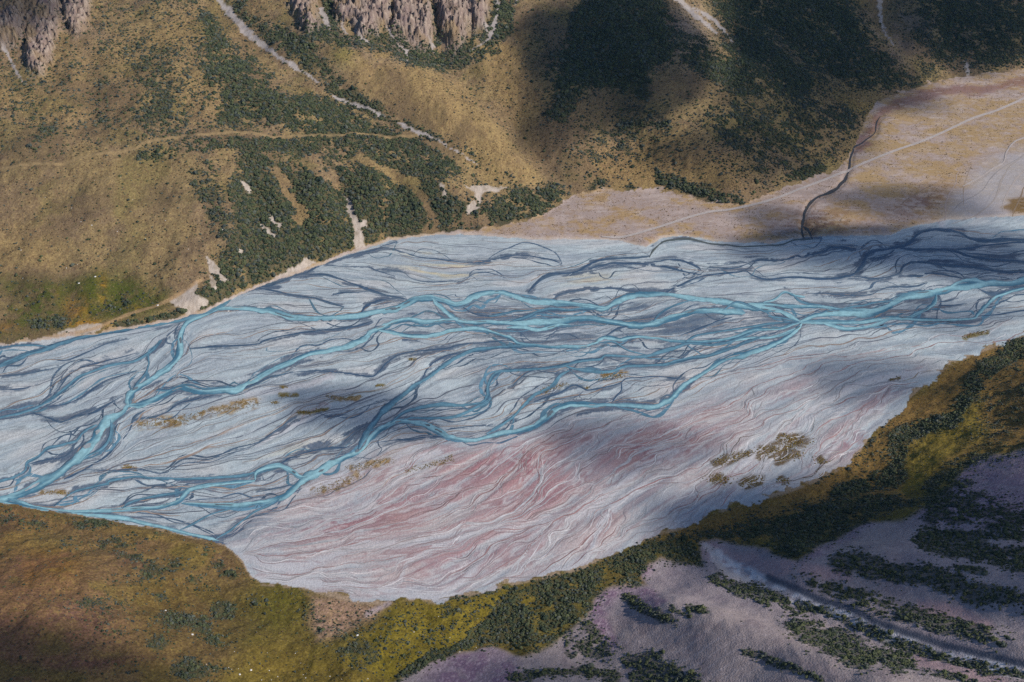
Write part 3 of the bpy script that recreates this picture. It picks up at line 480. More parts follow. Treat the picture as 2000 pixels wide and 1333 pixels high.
# where bush grows, the ground colour below and between is darker
def cover(d, x, y):
    e = d + (fbm(x / 34, y / 34, 3, 24) - .5) * 1.25 * np.minimum(d * 1.6, 1) + (fbm(x / 9, y / 9, 2, 66) - .5) * 1.15 * np.minimum(d * 1.6, 1)
    return ss(.2, .84, e)
def softpoly(x, y, pts, soft):
    return poly(x, y, pts, soft * 1.7 + 12)
def dens_far(x, y):
    d = np.full(x.shape, .15, np.float32)
    def up(m, v):
        np.maximum(d, m * v, out=d)
    up(softpoly(x, y, [(-80, -60), (430, -60), (430, 300), (250, 290), (-80, 330)], 30), .27); up(softpoly(x, y, [(1060, 140), (1500, 200), (1660, 260), (1620, 340), (1460, 400), (1150, 370), (1060, 330)], 30), .3); up(softpoly(x, y, [(1700, -60), (2060, -60), (2060, 140), (1800, 160)], 20), .3)
    def cut(m, v=1.0):
        d[:] = d * (1 - m * v)
    cut(softpoly(x, y, [(-80, 330), (250, 310), (400, 340), (420, 480), (330, 570), (-80, 560)], 40), .45)
    up(blob(x, y, 330, 190, 120, 120), .5); up(blob(x, y, 300, 110, 80, 70), .5); up(blob(x, y, 200, 210, 30, 60), .5); up(stroke(x, y, [(60, 290), (100, 250), (130, 220)], 14), .45)
    up(softpoly(x, y, [(370, -30), (430, 60), (520, 150), (640, 240), (760, 265), (860, 300), (1000, 360), (900, 350), (760, 320), (640, 300), (540, 250), (430, 240), (390, 160), (400, 80)], 14), .88)
    up(softpoly(x, y, [(440, -30), (500, 40), (590, 60), (640, 120), (680, 165), (720, 185), (690, 190), (600, 140), (520, 80), (450, 20)], 12), .92); up(stroke(x, y, [(640, 170), (720, 205), (800, 245), (880, 280), (960, 320)], 14), .75)
    up(softpoly(x, y, [(470, 290), (560, 300), (650, 320), (700, 320), (760, 330), (840, 350), (900, 385), (950, 388), (1050, 365), (1112, 368), (1095, 400), (1050, 432), (920, 444), (850, 456), (760, 470), (680, 496), (560, 545), (480, 575), (420, 605), (400, 590), (420, 500), (470, 450), (450, 380)], 12), 1.0)
    up(poly(x, y, [(560, 180), (640, 190), (760, 250), (860, 290), (1010, 350), (960, 360), (840, 320), (700, 290), (600, 280), (540, 240)], 12), .8); up(blob(x, y, 1030, 405, 60, 22), 1.0); up(poly(x, y, [(400, 60), (470, 130), (560, 220), (420, 250), (380, 180)], 16), .62)
    up(stroke(x, y, [(280, 305), (400, 285), (500, 278)], 13), .62); up(stroke(x, y, [(500, 288), (700, 292), (860, 335)], 24), .7); up(stroke(x, y, [(330, 262), (440, 235)], 26), .5); up(stroke(x, y, [(400, 340), (440, 440)], 30), .55)
    for L, w in (([(540, 335), (575, 390), (592, 430)], 9), ([(648, 335), (656, 362)], 9), ([(800, 355), (830, 385), (845, 440)], 9), ([(905, 436), (940, 430)], 7), ([(700, 300), (770, 340), (800, 360)], 9), ([(850, 285), (910, 325), (960, 345)], 8), ([(600, 320), (640, 345)], 8)): cut(stroke(x, y, L, w), .9)
    up(stroke(x, y, [(615, 60), (700, 95), (760, 80), (800, 118), (880, 118), (930, 95)], 22), .8); up(stroke(x, y, [(640, 0), (650, 40)], 12), .8); up(stroke(x, y, [(845, 20), (850, 80)], 8), .8); up(stroke(x, y, [(985, -20), (985, 40), (960, 80)], 22), .95)
    up(softpoly(x, y, [(1150, -30), (1125, 30), (1095, 90), (1072, 140), (1070, 235), (1100, 240), (1130, 190), (1180, 180), (1260, 190), (1290, 130), (1320, 120), (1320, 60), (1290, 0), (1280, -30)], 10), 1.0)
    up(softpoly(x, y, [(1300, 60), (1340, 70), (1420, 100), (1380, -30), (1650, -30), (1700, 60), (1790, 165), (1740, 180), (1640, 175), (1560, 190), (1450, 200), (1400, 170), (1330, 130), (1290, 130)], 16), .85)
    up(softpoly(x, y, [(1380, 170), (1480, 190), (1600, 180), (1700, 190), (1690, 240), (1650, 300), (1600, 330), (1500, 360), (1430, 300), (1340, 260)], 30), .62); up(softpoly(x, y, [(1780, -30), (2050, -30), (2050, 130), (1900, 140), (1800, 150)], 20), .62); up(softpoly(x, y, [(1090, 240), (1300, 200), (1340, 300), (1240, 340), (1110, 320)], 26), .5)
    up(blob(x, y, 1250, 250, 90, 50), .62); up(blob(x, y, 1200, 290, 60, 40), .6); up(blob(x, y, 1420, 240, 110, 55, 25), .68); up(blob(x, y, 1560, 250, 80, 45, 30), .6); up(blob(x, y, 1870, 60, 90, 75), .8); up(blob(x, y, 1940, 115, 90, 28), .75); up(blob(x, y, 1050, 90, 40, 70), .36)
    cut(softpoly(x, y, [(1270, 140), (1340, 130), (1370, 170), (1360, 240), (1290, 200)], 14), .5); cut(stroke(x, y, [(1500, 60), (1570, 130), (1640, 165)], 12), .5); cut(blob(x, y, 1680, 195, 70, 16), .8); cut(softpoly(x, y, [(640, 90), (730, 95), (850, 150), (960, 230), (1030, 340), (960, 330), (830, 250), (700, 165)], 14), .8); cut(blob(x, y, 1300, 350, 130, 20), .5)
    up(blob(x, y, 1172, 360, 20, 13), .95); up(blob(x, y, 1230, 365, 20, 11), .95); up(blob(x, y, 1150, 345, 12, 14), .9); up(stroke(x, y, [(1285, 345), (1330, 362), (1380, 380), (1440, 402)], 14), .95); up(stroke(x, y, [(1535, 352), (1600, 332)], 12), .85)
    up(blob(x, y, 75, 632, 30, 12), .75); up(blob(x, y, 112, 622, 22, 16), .8); up(stroke(x, y, [(225, 642), (300, 622), (365, 608)], 9), .95); up(stroke(x, y, [(400, 590), (440, 560), (470, 500)], 26), .9); up(blob(x, y, 230, 590, 90, 20, -10), .4)
    return d
def dens_near(x, y):
    d = np.full(x.shape, .07, np.float32)
    def up(m, v):
        np.maximum(d, m * v, out=d)
    sc_ = poly(x, y, SCREE, 5)
    d *= (1 - sc_ * .97)
    up(softpoly(x, y, [(560, 1160), (740, 1180), (800, 1170), (1000, 1145), (1010, 1180), (920, 1240), (860, 1290), (760, 1320), (690, 1290), (600, 1240)], 20), .38); up(softpoly(x, y, [(640, 1230), (720, 1230), (760, 1290), (700, 1310), (650, 1280)], 16), .5)
    up(stroke(x, y, [(775, 1322), (825, 1300), (875, 1276), (912, 1256), (940, 1228), (975, 1200), (1000, 1160)], 13), 1.0); up(softpoly(x, y, [(990, 1150), (1080, 1122), (1165, 1100), (1255, 1060), (1300, 1050), (1262, 1105), (1240, 1140), (1180, 1140), (1165, 1165), (1150, 1200), (1080, 1255), (1040, 1270), (990, 1255), (930, 1262), (960, 1210)], 10), .95)
    up(stroke(x, y, [(870, 1166), (910, 1160), (990, 1148)], 7), .8); up(softpoly(x, y, [(1260, 1060), (1390, 1040), (1480, 1005), (1560, 985), (1640, 970), (1700, 960), (1790, 985), (1700, 1015), (1610, 1055), (1555, 1090), (1480, 1062), (1400, 1045), (1360, 1060), (1370, 1100), (1290, 1090)], 10), .93)
    up(stroke(x, y, [(1640, 960), (1700, 940), (1745, 930), (1748, 880), (1760, 850), (1800, 835), (1860, 820), (1880, 780), (1915, 735), (1990, 672)], 19), .95); up(stroke(x, y, [(1600, 940), (1660, 905), (1700, 860)], 7), .5); up(softpoly(x, y, [(1790, 1000), (1830, 930), (1900, 890), (2060, 850), (2060, 880), (1920, 905), (1880, 960), (2060, 1010), (2060, 1060), (1900, 1035), (1830, 1030)], 16), .85); up(softpoly(x, y, [(1900, 770), (2060, 660), (2060, 850), (1900, 870)], 20), .42); up(softpoly(x, y, [(1600, 940), (1700, 850), (1760, 810), (1740, 930)], 12), .36); up(blob(x, y, 1960, 820, 60, 50), .5); up(blob(x, y, 1920, 850, 50, 30), .45); up(blob(x, y, 1980, 740, 40, 50), .3)
    for L, w, v in [([(1225, 1166), (1260, 1186), (1290, 1206), (1310, 1216)], 9, 1), ([(1312, 1190), (1345, 1206)], 5, .9), ([(1350, 1192), (1374, 1192)], 9, 1), ([(1400, 1130), (1437, 1146), (1475, 1158), (1500, 1178)], 11, .9), ([(1470, 1150), (1550, 1182), (1600, 1194), (1650, 1210), (1712, 1236), (1762, 1256), (1825, 1276), (1900, 1298), (2020, 1320)], 10, .9),
                    ([(1560, 1215), (1625, 1250), (1675, 1276), (1760, 1292)], 26, .85), ([(1640, 1098), (1712, 1108), (1750, 1122), (1812, 1130), (1850, 1136), (1890, 1155), (1940, 1165), (2020, 1190)], 20, .95), ([(1600, 1140), (1650, 1160), (1712, 1182), (1775, 1198), (1830, 1216), (1900, 1232), (1960, 1244)], 16, .8), ([(1812, 1052), (1875, 1066), (1950, 1085), (2020, 1100)], 22, .95), ([(1862, 1112), (1915, 1120)], 7, .8),
                    ([(1087, 1245), (1150, 1264), (1212, 1284), (1275, 1302), (1350, 1320)], 17, .72), ([(1130, 1225), (1190, 1262)], 18, .7), ([(1000, 1318), (1062, 1322), (1137, 1310), (1200, 1325)], 11, .85), ([(1462, 1276), (1500, 1288), (1550, 1308), (1610, 1328)], 7, .85), ([(1255, 1284), (1290, 1280)], 7, .8), ([(1105, 1277), (1112, 1280)], 8, .8), ([(1560, 1125), (1620, 1140), (1700, 1170)], 10, .5), ([(1240, 1325), (1330, 1333), (1400, 1340)], 12, .8), ([(1740, 1310), (1850, 1322), (2000, 1345)], 9, .6), ([(1840, 1040), (2020, 1050)], 10, .8)]: up(stroke(x, y, L, w * 1.1, .8), v)
    for cx, cy2, rx, ry, v in [(500, 1180, 30, 20, .4), (60, 1020, 40, 14, .5), (140, 1060, 30, 14, .35), (230, 1060, 50, 12, .45), (280, 1050, 40, 10, .4), (300, 1120, 60, 26, .42), (200, 1180, 80, 30, .36), (220, 1230, 60, 20, .34), (340, 1215, 40, 24, .6), (420, 1310, 24, 16, .6), (255, 1310, 30, 10, .4), (180, 1022, 36, 12, .95), (400, 1070, 16, 10, .5), (420, 1098, 20, 10, .6), (450, 1118, 24, 10, .7), (345, 1110, 34, 16, .55), (390, 1140, 26, 16, .6), (310, 1165, 30, 16, .45), (435, 1190, 24, 16, .7), (390, 1220, 30, 22, .7), (425, 1250, 30, 12, .75), (310, 1255, 30, 16, .55), (370, 1310, 40, 20, .75), (245, 1085, 20, 10, .4), (20, 1010, 20, 14, .5), (270, 1090, 20, 12, .4), (240, 1135, 40, 20, .22)]: up(blob(x, y, cx, cy2, rx * 1.15, ry * 1.2), min(v * 1.25, 1))
    return d
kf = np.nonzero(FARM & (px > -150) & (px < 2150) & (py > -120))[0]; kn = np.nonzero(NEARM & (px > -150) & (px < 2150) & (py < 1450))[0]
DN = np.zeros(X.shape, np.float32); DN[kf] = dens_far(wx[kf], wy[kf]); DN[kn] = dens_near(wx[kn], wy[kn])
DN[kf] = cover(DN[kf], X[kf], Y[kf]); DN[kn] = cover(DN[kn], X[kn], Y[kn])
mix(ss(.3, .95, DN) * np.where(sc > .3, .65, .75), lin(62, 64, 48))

strip = nr * (1 - ss(1.5, 7, q0y - nearbank(q0x))) * ss(.35, .6, n_m); mix(strip * .8, lin(156, 136, 116))
# bare ground: scree chutes, slips, track
CHUTES = [(7, [(418, -20), (432, 8), (450, 24), (470, 50), (490, 70), (525, 97), (557, 122), (592, 142), (622, 162)], 'steep grey scree chute running down beside the dark bush'),
          (3.5, [(652, 190), (687, 201), (725, 215), (752, 228)], 'thin broken scree line below the grey chute'), (3.5, [(775, 237), (812, 257), (850, 274), (890, 297), (930, 318)], 'lowest pale scree line above the bush in the gully'),
          (4, [(-5, 78), (10, 98), (22, 120), (35, 145), (50, 166)], 'grey scree trickle at the left end below the rock face'), (5, [(625, 18), (635, 38), (646, 58)], 'short scree tongue under the leftmost grey crag'), (2.5, [(672, 40), (670, 56), (678, 70)], 'tiny scree thread between two grey crags'),
          (4, [(694, 55), (703, 72), (722, 87)], 'curved scree tongue below the middle crag'), (3, [(762, 10), (757, 50), (768, 78), (792, 102), (797, 122)], 'long scree thread in the cleft between the crags'),
          (4, [(973, -10), (970, 25), (966, 48), (955, 75), (922, 97)], 'hooked scree run at the right foot of the crags'), (3.5, [(945, 42), (952, 62), (955, 74)], 'short side scree joining the hooked run'), (3, [(812, 70), (842, 88), (850, 103)], 'pale scree patch under the tan crag'),
          (13, [(1290, -40), (1318, -10), (1345, 18)], 'broad lilac scree slope at the top edge'), (5, [(1345, 18), (1375, 45), (1400, 62)], 'narrowing tail of the broad lilac scree'), (4, [(1360, 20), (1395, 40), (1430, 82)], 'right arm of the lilac scree tail'),
          (4, [(1722, -10), (1718, 20), (1725, 55), (1745, 88)], 'grey scree streak high on the right slope'), (3.5, [(1884, 120), (1890, 138), (1888, 158)], 'small pale slip above the terrace'), (2, [(1012, -5), (1004, 12)], 'white scree fleck beside the crags')]
SLIPS = [([(332, 588), (370, 563), (390, 551), (382, 573), (407, 593), (390, 608), (366, 617), (350, 602)], 'largest pale slip face cut into the left river bank'), ([(404, 500), (424, 518), (436, 540), (452, 555), (430, 546), (407, 526)], 'pointed white slip above the largest bank slip'),
         ([(408, 533), (420, 546), (424, 568), (412, 562)], 'small white slip between bushes near the river'), ([(98, 661), (130, 642), (170, 632), (202, 636), (186, 650), (140, 660)], 'low pale cut bank at the left river edge'),
         ([(671, 382), (685, 391), (697, 423), (709, 450), (714, 484), (697, 495), (690, 476), (692, 445), (677, 408)], 'tall pale slip through the dense bush'), ([(532, 545), (568, 526), (598, 506), (632, 514), (597, 531), (560, 542)], 'pale cut bank below the bush'),
         ([(910, 402), (926, 392), (939, 405), (916, 420)], 'white patch of bare slip below the ridge end'), ([(858, 362), (868, 364), (874, 386), (866, 384)], 'narrow slip left of the ridge end'), ([(905, 362), (940, 362), (988, 368), (968, 377), (942, 374), (938, 398), (925, 374)], 'hooked pale slip along the ridge end'),
         ([(504, 434), (516, 440), (541, 466), (522, 458)], 'short diagonal slip in the bush'), ([(524, 415), (540, 432), (556, 438), (545, 447), (530, 430)], 'grey slip high in the bush'), ([(470, 352), (484, 362), (492, 378), (484, 380)], 'slender slip at the left edge of the bush'), ([(457, 484), (474, 492), (472, 500)], 'tiny pale slip near the left bush'),
         ([(704, 431), (716, 430), (717, 441), (706, 442)], 'small square bare patch in the bush')]
reg = np.where(BED, 0, np.where(TERM, 1, np.where(FARM, 2, np.where(sc > .5, 6, 5)))).astype(np.int16)
reg[FARM & (wx > 1070 + (py - 200) * .02)] = 3
names = {0: ('riverbed', 'pale grey and pink gravel bed of the braided river'), 1: ('river_terrace', 'tan grassy gravel terrace below the hills'), 2: ('hillside', 'tan tussock hillside rising behind the river'), 3: ('hillside', 'shaded scrubby hillside behind the terrace'),
         5: ('grassy_slope', 'brown and olive grass slope in front of the river'), 6: ('scree_slope', 'lilac grey scree slope at the lower right')}
nid = 10; barev = np.zeros(X.shape, np.float32)
cx_ = px * .72 + wx * .28 - 0; cyy = py * .72 + wy * .28
cx_ = px + (fbm(X / 7, Y / 7, 2, 71) - .5) * 9; cyy = py + (fbm(X / 7, Y / 7, 2, 72) - .5) * 7
gs = lin(158, 150, 147); bkn = ss(.25, .75, fbm(X / 6, Y / 6, 2, 75))
for w, L, lab in CHUTES:
    cp = crom(L, 5); tt_ = np.linspace(0, 1, len(cp)); ww_ = w * (.5 + .9 * vn(tt_ * len(L) * 1.6, tt_ * 0 + nid, 76)) * (1 - .72 * tt_ ** 2) * (.45 + .55 * ss(0, .12, tt_)) * 1.15
    m = vstroke(cx_, cyy, np.column_stack([cp, np.maximum(ww_, 1.3)]), .45) * f; m = np.clip(ss(.2, .7, m * (.5 + .9 * bkn)), 0, 1); mix(m * .95, gs); mix(m * ss(.55, .8, n_f) * .35, lin(140, 132, 134)); barev = np.maximum(barev, m)
    reg[m > .5] = nid; names[nid] = ('scree_chute', lab); nid += 1
for P, lab in SLIPS:
    m = poly(cx_, cyy, P, 4) * f; m = ss(.25, .6, m * (.55 + .8 * bkn)); mix(m * .95, lin(176, 164, 154)); mix(m * ss(.45, .75, vn(X / 1.4, Y / 7, 73)) * .5, lin(142, 128, 116)); mix(m * ss(.6, .8, n_m) * .4, lin(120, 106, 80)); barev = np.maximum(barev, m)
    reg[m > .5] = nid; names[nid] = ('landslip', lab); nid += 1
m = stroke(px, py, crom(TRACK, 4), 2.6, .5) * f; mix(m * .75 * (.5 + .6 * bkn), lin(148, 126, 92)); barev = np.maximum(barev, m); reg[m > .5] = nid; names[nid] = ('hill_track', 'faint tan track across the left hillside'); nid += 1
m = stroke(px, py, crom(BENCHTRACK, 4), 3.2, .5) * f; mix(m * .7, lin(160, 132, 100)); barev = np.maximum(barev, m)
# rock crags
CRAGS = [([(578, -40), (570, 0), (590, 30), (605, 50), (622, 40), (612, 10), (610, -40)], 16, 'grey buttress farthest left in the row of crags'), ([(660, -40), (662, 20), (668, 32), (690, 30), (700, 45), (715, 50), (722, 20), (712, -40)], 22, 'dark purple crag left of the middle'),
         ([(715, -40), (722, 20), (705, 40), (708, 55), (735, 55), (738, 30), (757, 38), (755, -40)], 24, 'tall mauve crag in the middle of the row'), ([(780, -40), (778, 10), (765, 45), (785, 55), (800, 62), (815, 60), (818, 20), (812, -40)], 24, 'pointed brown crag right of the cleft'),
         ([(815, -40), (820, 30), (812, 65), (828, 84), (840, 70), (842, 40), (830, -40)], 20, 'cream streaked crag beside the pointed one'), ([(858, -40), (864, 30), (866, 60), (882, 78), (895, 85), (905, 55), (915, 30), (900, -40)], 28, 'largest tan crag with a shadowed left side'),
         ([(905, -40), (912, 20), (930, 42), (942, 40), (950, 10), (945, -40)], 18, 'right end crag of the row'), ([(-60, -60), (-60, 60), (10, 75), (35, 72), (48, 40), (52, -60)], 20, 'brown rock face at the far left'), ([(52, -60), (50, 30), (58, 110), (75, 135), (95, 110), (110, 40), (120, -60)], 12, 'rusty rock rib beside the left rock face'),
         ([(120, -60), (130, 20), (140, 45), (152, 50), (165, 35), (172, 0), (165, -60)], 14, 'small cream crag in the left rocks')]
crag = np.zeros(X.shape, np.float32); zadd = np.zeros(X.shape, np.float32)
rdg = 1 - np.abs(2 * fbm(X / 15, Y / 19, 4, 81, .6) - 1); rdf = 1 - np.abs(2 * fbm(X / 7, Y / 13, 3, 83, .65) - 1); str_ = vn(X / 2.2, Y / 2.2, 84)
for P, h, lab in CRAGS:
    P = [(a, b_ + 12) for a, b_ in P]
    m = poly(cx_ + (n_m - .5) * 26, cyy + (n_f - .5) * 8, P, 20) * f
    zadd = np.maximum(zadd, ss(.1, .95, m) * h * .62 * (.35 + .8 * ss(.45, .95, rdg)) * .75 + ss(.1, .7, m) * (rdf ** 2 * 11 + np.floor(str_ * 3) * 2.2))
    mix(ss(.03, .3, m) * ss(.35, .6, n_m) * .7, lin(132, 120, 112)); mc = ss(.25, .6, m) * (1 - .75 * ss(.5, .3, rdg) * ss(.4, .6, n_m)); mix(mc * .95, lin(134, 117, 109)); mix(mc * ss(.45, .7, n_m) * .6, lin(108, 91, 93)); mix(mc * ss(.55, .85, str_) * .5, lin(184, 168, 152)); mix(mc * ss(.5, .25, rdf) * .55, lin(90, 76, 74)); mix(mc * ss(.5, .7, n_l) * .5, lin(130, 108, 66))
    crag = np.maximum(crag, mc); reg[(m > .4)] = nid; names[nid] = ('rock_crag', lab); nid += 1
rk = f * ss(.45, .62, fbm(X / 30, Y / 30, 3, 85)) * np.maximum.reduce([blob(px, py, 80, 40, 80, 60), .7 * blob(px, py, 1740, 60, 60, 50), .8 * blob(px, py, 800, 80, 160, 40)]) * (1 - crag)
mix(rk * .6, lin(140, 122, 116)); zadd += rk * rdf * 2.5
print('colour', round(time.time() - T0, 1))

# ---- fine relief of the sheet
hm = np.where(FARM | NEARM, 1, np.where(TERM, .12, 0)).astype(np.float32) * ss(0, 30, np.minimum(np.abs(q0y - np.where(FARM, fartoe(q0x), nearbank(q0x))), 40))
hm *= 1 - .65 * sc
Z = zb + hm * ((fbm(X / 24, Y / 24, 3, 91) - .5) * 7.5 + (n_m - .5) * 1.6) + zadd
Z[bed] += ((L2 - .5) * 1.3 + (L3 - .5) * 1.0 + (L1 - .5) * .35) * (1 - np.minimum(wet[bed] * 1.3, 1)) * ss(0, 20, np.minimum(q0y[bed] - farbank(q0x[bed]), nearbank(q0x[bed]) - q0y[bed]))
for L in CREEK:
    Z -= TERM * 1.2 * stroke(px, py, crom([q[:2] for q in L], 3), 6, .5)

# ------------------------------------------------------------------ materials
def newmat(name):
    m = bpy.data.materials.new(name); m.use_nodes = True; nt = m.node_tree
    return m, nt, nt.nodes['Principled BSDF']
def groundmat(name, rough, gscale, gamp, bump, bscale):
    m, nt, bs = newmat(name); N = nt.nodes.new; lk = nt.links.new
    at = N('ShaderNodeAttribute'); at.attribute_name = 'cover'
    tc = N('ShaderNodeTexCoord')
    n1 = N('ShaderNodeTexNoise'); n1.inputs['Scale'].default_value = gscale; n1.inputs['Detail'].default_value = 5; n1.inputs['Roughness'].default_value = .7
    mr = N('ShaderNodeMapRange'); mr.inputs['From Min'].default_value = .3; mr.inputs['From Max'].default_value = .7; mr.inputs['To Min'].default_value = 1 - gamp; mr.inputs['To Max'].default_value = 1 + gamp
    mu = N('ShaderNodeVectorMath'); mu.operation = 'MULTIPLY'
    lk(tc.outputs['Object'], n1.inputs['Vector']); lk(n1.outputs['Fac'], mr.inputs['Value']); lk(at.outputs['Color'], mu.inputs[0]); lk(mr.outputs['Result'], mu.inputs[1]); lk(mu.outputs[0], bs.inputs['Base Color'])
    n2 = N('ShaderNodeTexNoise'); n2.inputs['Scale'].default_value = bscale; n2.inputs['Detail'].default_value = 4; lk(tc.outputs['Object'], n2.inputs['Vector'])
    bp = N('ShaderNodeBump'); bp.inputs['Strength'].default_value = 1; bp.inputs['Distance'].default_value = bump; lk(n2.outputs['Fac'], bp.inputs['Height']); lk(bp.outputs['Normal'], bs.inputs['Normal'])
    bs.inputs['Roughness'].default_value = rough; bs.inputs['Specular IOR Level'].default_value = .15
    return m
M_BED = groundmat('river_gravel', .9, .6, .19, .35, .6); M_GRASS = groundmat('tussock_ground', .95, .55, .40, .7, .4)
M_SCREE = groundmat('loose_scree', .95, .8, .27, .6, .7); M_ROCK = groundmat('crag_rock', .9, .45, .25, 1.6, .35)

def mesh_from(name, V, Fq, mat, col=None, smooth=True):
    me = bpy.data.meshes.new(name); n = len(V); k = Fq.shape[1]
    me.vertices.add(n); me.vertices.foreach_set('co', np.ascontiguousarray(V, np.float32).ravel())
    me.loops.add(Fq.size); me.loops.foreach_set('vertex_index', np.ascontiguousarray(Fq, np.int32).ravel())
    me.polygons.add(len(Fq)); me.polygons.foreach_set('loop_start', np.arange(0, Fq.size, k, dtype=np.int32))
    if smooth: me.polygons.foreach_set('use_smooth', np.ones(len(Fq), bool))
    if col is not None:
        a = me.attributes.new('cover', 'FLOAT_COLOR', 'POINT')
        a.data.foreach_set('color', np.concatenate([np.clip(col, 0.004, .9), np.ones((n, 1))], 1).astype(np.float32).ravel())
    me.update(calc_edges=True); me.materials.append(mat); return me
def put(name, me, label=None, cat=None, group=None, kind=None, parent=None):
    o = bpy.data.objects.new(name, me); COL.objects.link(o)
    if label: o['label'] = label
    if cat: o['category'] = cat
    if group: o['group'] = group
    if kind: o['kind'] = kind
    if parent: o.parent = parent
    return o
ii = np.arange(NR * NC).reshape(NR, NC)
Q = np.stack([ii[:-1, :-1], ii[:-1, 1:], ii[1:, 1:], ii[1:, :-1]], -1).reshape(-1, 4)
# each face belongs to the cover most of its corners have
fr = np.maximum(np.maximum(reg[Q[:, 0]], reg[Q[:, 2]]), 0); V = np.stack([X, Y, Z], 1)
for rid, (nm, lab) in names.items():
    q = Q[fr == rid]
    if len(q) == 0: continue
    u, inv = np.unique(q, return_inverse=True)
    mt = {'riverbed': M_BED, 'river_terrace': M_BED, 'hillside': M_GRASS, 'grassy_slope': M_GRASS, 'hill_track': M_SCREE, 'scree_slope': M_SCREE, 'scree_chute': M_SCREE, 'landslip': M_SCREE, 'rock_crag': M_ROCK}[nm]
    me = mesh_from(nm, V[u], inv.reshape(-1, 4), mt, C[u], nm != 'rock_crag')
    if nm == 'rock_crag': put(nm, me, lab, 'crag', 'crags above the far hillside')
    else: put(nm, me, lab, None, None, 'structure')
print('ground', round(time.time() - T0, 1))

# height of the finished sheet at any place (for things that stand on it)
def ground_z(x, y):
    r = np.interp(y, YS, np.arange(NR)); c = np.interp((np.asarray(x) / (np.asarray(y) * cP + CAM_H * sP)) * F + 1000, PXS, np.arange(NC))
    i = np.clip(r.astype(int), 0, NR - 2); j = np.clip(c.astype(int), 0, NC - 2); a = r - i; b_ = c - j; G = Z.reshape(NR, NC)
    return (G[i, j] * (1 - b_) + G[i, j + 1] * b_) * (1 - a) + (G[i + 1, j] * (1 - b_) + G[i + 1, j + 1] * b_) * a

# ------------------------------------------------------------------ water
def watermat(name, rough):
    m, nt, bs = newmat(name); N = nt.nodes.new; lk = nt.links.new
    at = N('ShaderNodeAttribute'); at.attribute_name = 'cover'; tc = N('ShaderNodeTexCoord'); n1 = N('ShaderNodeTexNoise'); n1.inputs['Scale'].default_value = .16; n1.inputs['Detail'].default_value = 6; n1.inputs['Roughness'].default_value = .65; lk(tc.outputs['Object'], n1.inputs['Vector'])
    mr = N('ShaderNodeMapRange'); mr.inputs['From Min'].default_value = .3; mr.inputs['From Max'].default_value = .7; mr.inputs['To Min'].default_value = .72; mr.inputs['To Max'].default_value = 1.22; lk(n1.outputs['Fac'], mr.inputs['Value'])
    mu = N('ShaderNodeVectorMath'); mu.operation = 'MULTIPLY'; lk(at.outputs['Color'], mu.inputs[0]); lk(mr.outputs['Result'], mu.inputs[1]); lk(mu.outputs[0], bs.inputs['Base Color'])
    n2 = N('ShaderNodeTexNoise'); n2.inputs['Scale'].default_value = .5; n2.inputs['Detail'].default_value = 3; lk(tc.outputs['Object'], n2.inputs['Vector'])
    bp = N('ShaderNodeBump'); bp.inputs['Strength'].default_value = .5; bp.inputs['Distance'].default_value = .25; lk(n2.outputs['Fac'], bp.inputs['Height']); lk(bp.outputs['Normal'], bs.inputs['Normal'])
    bs.inputs['Roughness'].default_value = rough; bs.inputs['IOR'].default_value = 1.33; bs.inputs['Specular IOR Level'].default_value = .4
    return m
M_WATER = watermat('glacial_water', .3); M_SHALLOW = watermat('shallow_water', .4)
WC = {'m': (lin(72, 114, 136), lin(144, 185, 194)), 't': (lin(66, 96, 118), lin(100, 140, 158)), 'd': (lin(86, 104, 121), lin(62, 83, 108)), 'o': (lin(100, 100, 92), lin(84, 92, 92))}
WN = {'m': 'milky turquoise channel', 't': 'teal side channel', 'd': 'dark shallow stream', 'o': 'olive backwater'}
def ribbon(name, wob, z0, colfn, mat, nx=7, zfun=None):
    p = wob[:, :2]; w = wob[:, 2]
    t = np.gradient(p, axis=0); t /= np.linalg.norm(t, axis=1)[:, None] + 1e-9; n = np.stack([-t[:, 1], t[:, 0]], 1)
    e = np.minimum(np.arange(len(p)), np.arange(len(p))[::-1]) / 5.0
    w = w * np.clip(.35 + .65 * e, 0, 1)
    s = np.linspace(-1, 1, nx)
    tl = np.arange(len(p)) * 1.0; jl = .7 + .6 * vn(tl / 2.7, tl * 0 + z0 * 991, 67); jr = .7 + .6 * vn(tl / 2.7, tl * 0 + z0 * 977, 68)
    sw = np.where(s[None, :] < 0, jl[:, None], jr[:, None]) if zfun is None else np.ones((len(p), nx))
    P = p[:, None, :] + n[:, None, :] * ((w[:, None] / 2) * sw * s[None, :])[:, :, None]
    if zfun is None:
        gX, gY = unproj(P[..., 0], P[..., 1], z0); gZ = np.repeat((z0 * (1 - np.abs(s) ** 4) - .06 * np.abs(s) ** 4)[None], len(p), 0)
    else:
        gX, gY = hit(P[..., 0].ravel(), P[..., 1].ravel()); gZ = zfun(gX, gY) + z0
    Vv = np.stack([np.ravel(gX), np.ravel(gY), np.ravel(gZ)], 1)
    k = np.arange(len(p) * nx).reshape(len(p), nx); q = np.stack([k[:-1, :-1], k[:-1, 1:], k[1:, 1:], k[1:, :-1]], -1).reshape(-1, 4)
    e1 = Vv[q[0, 1]] - Vv[q[0, 0]]; e2 = Vv[q[0, 3]] - Vv[q[0, 0]]
    if e1[0] * e2[1] - e1[1] * e2[0] < 0: q = q[:, ::-1]
    ss_ = np.repeat(s[None], len(p), 0).ravel(); tt = np.repeat(np.arange(len(p))[:, None], nx, 1).ravel()
    return mesh_from(name, Vv, q, mat, colfn(ss_, tt, Vv))
def dens(w, n=3):
    return crom(w, n)
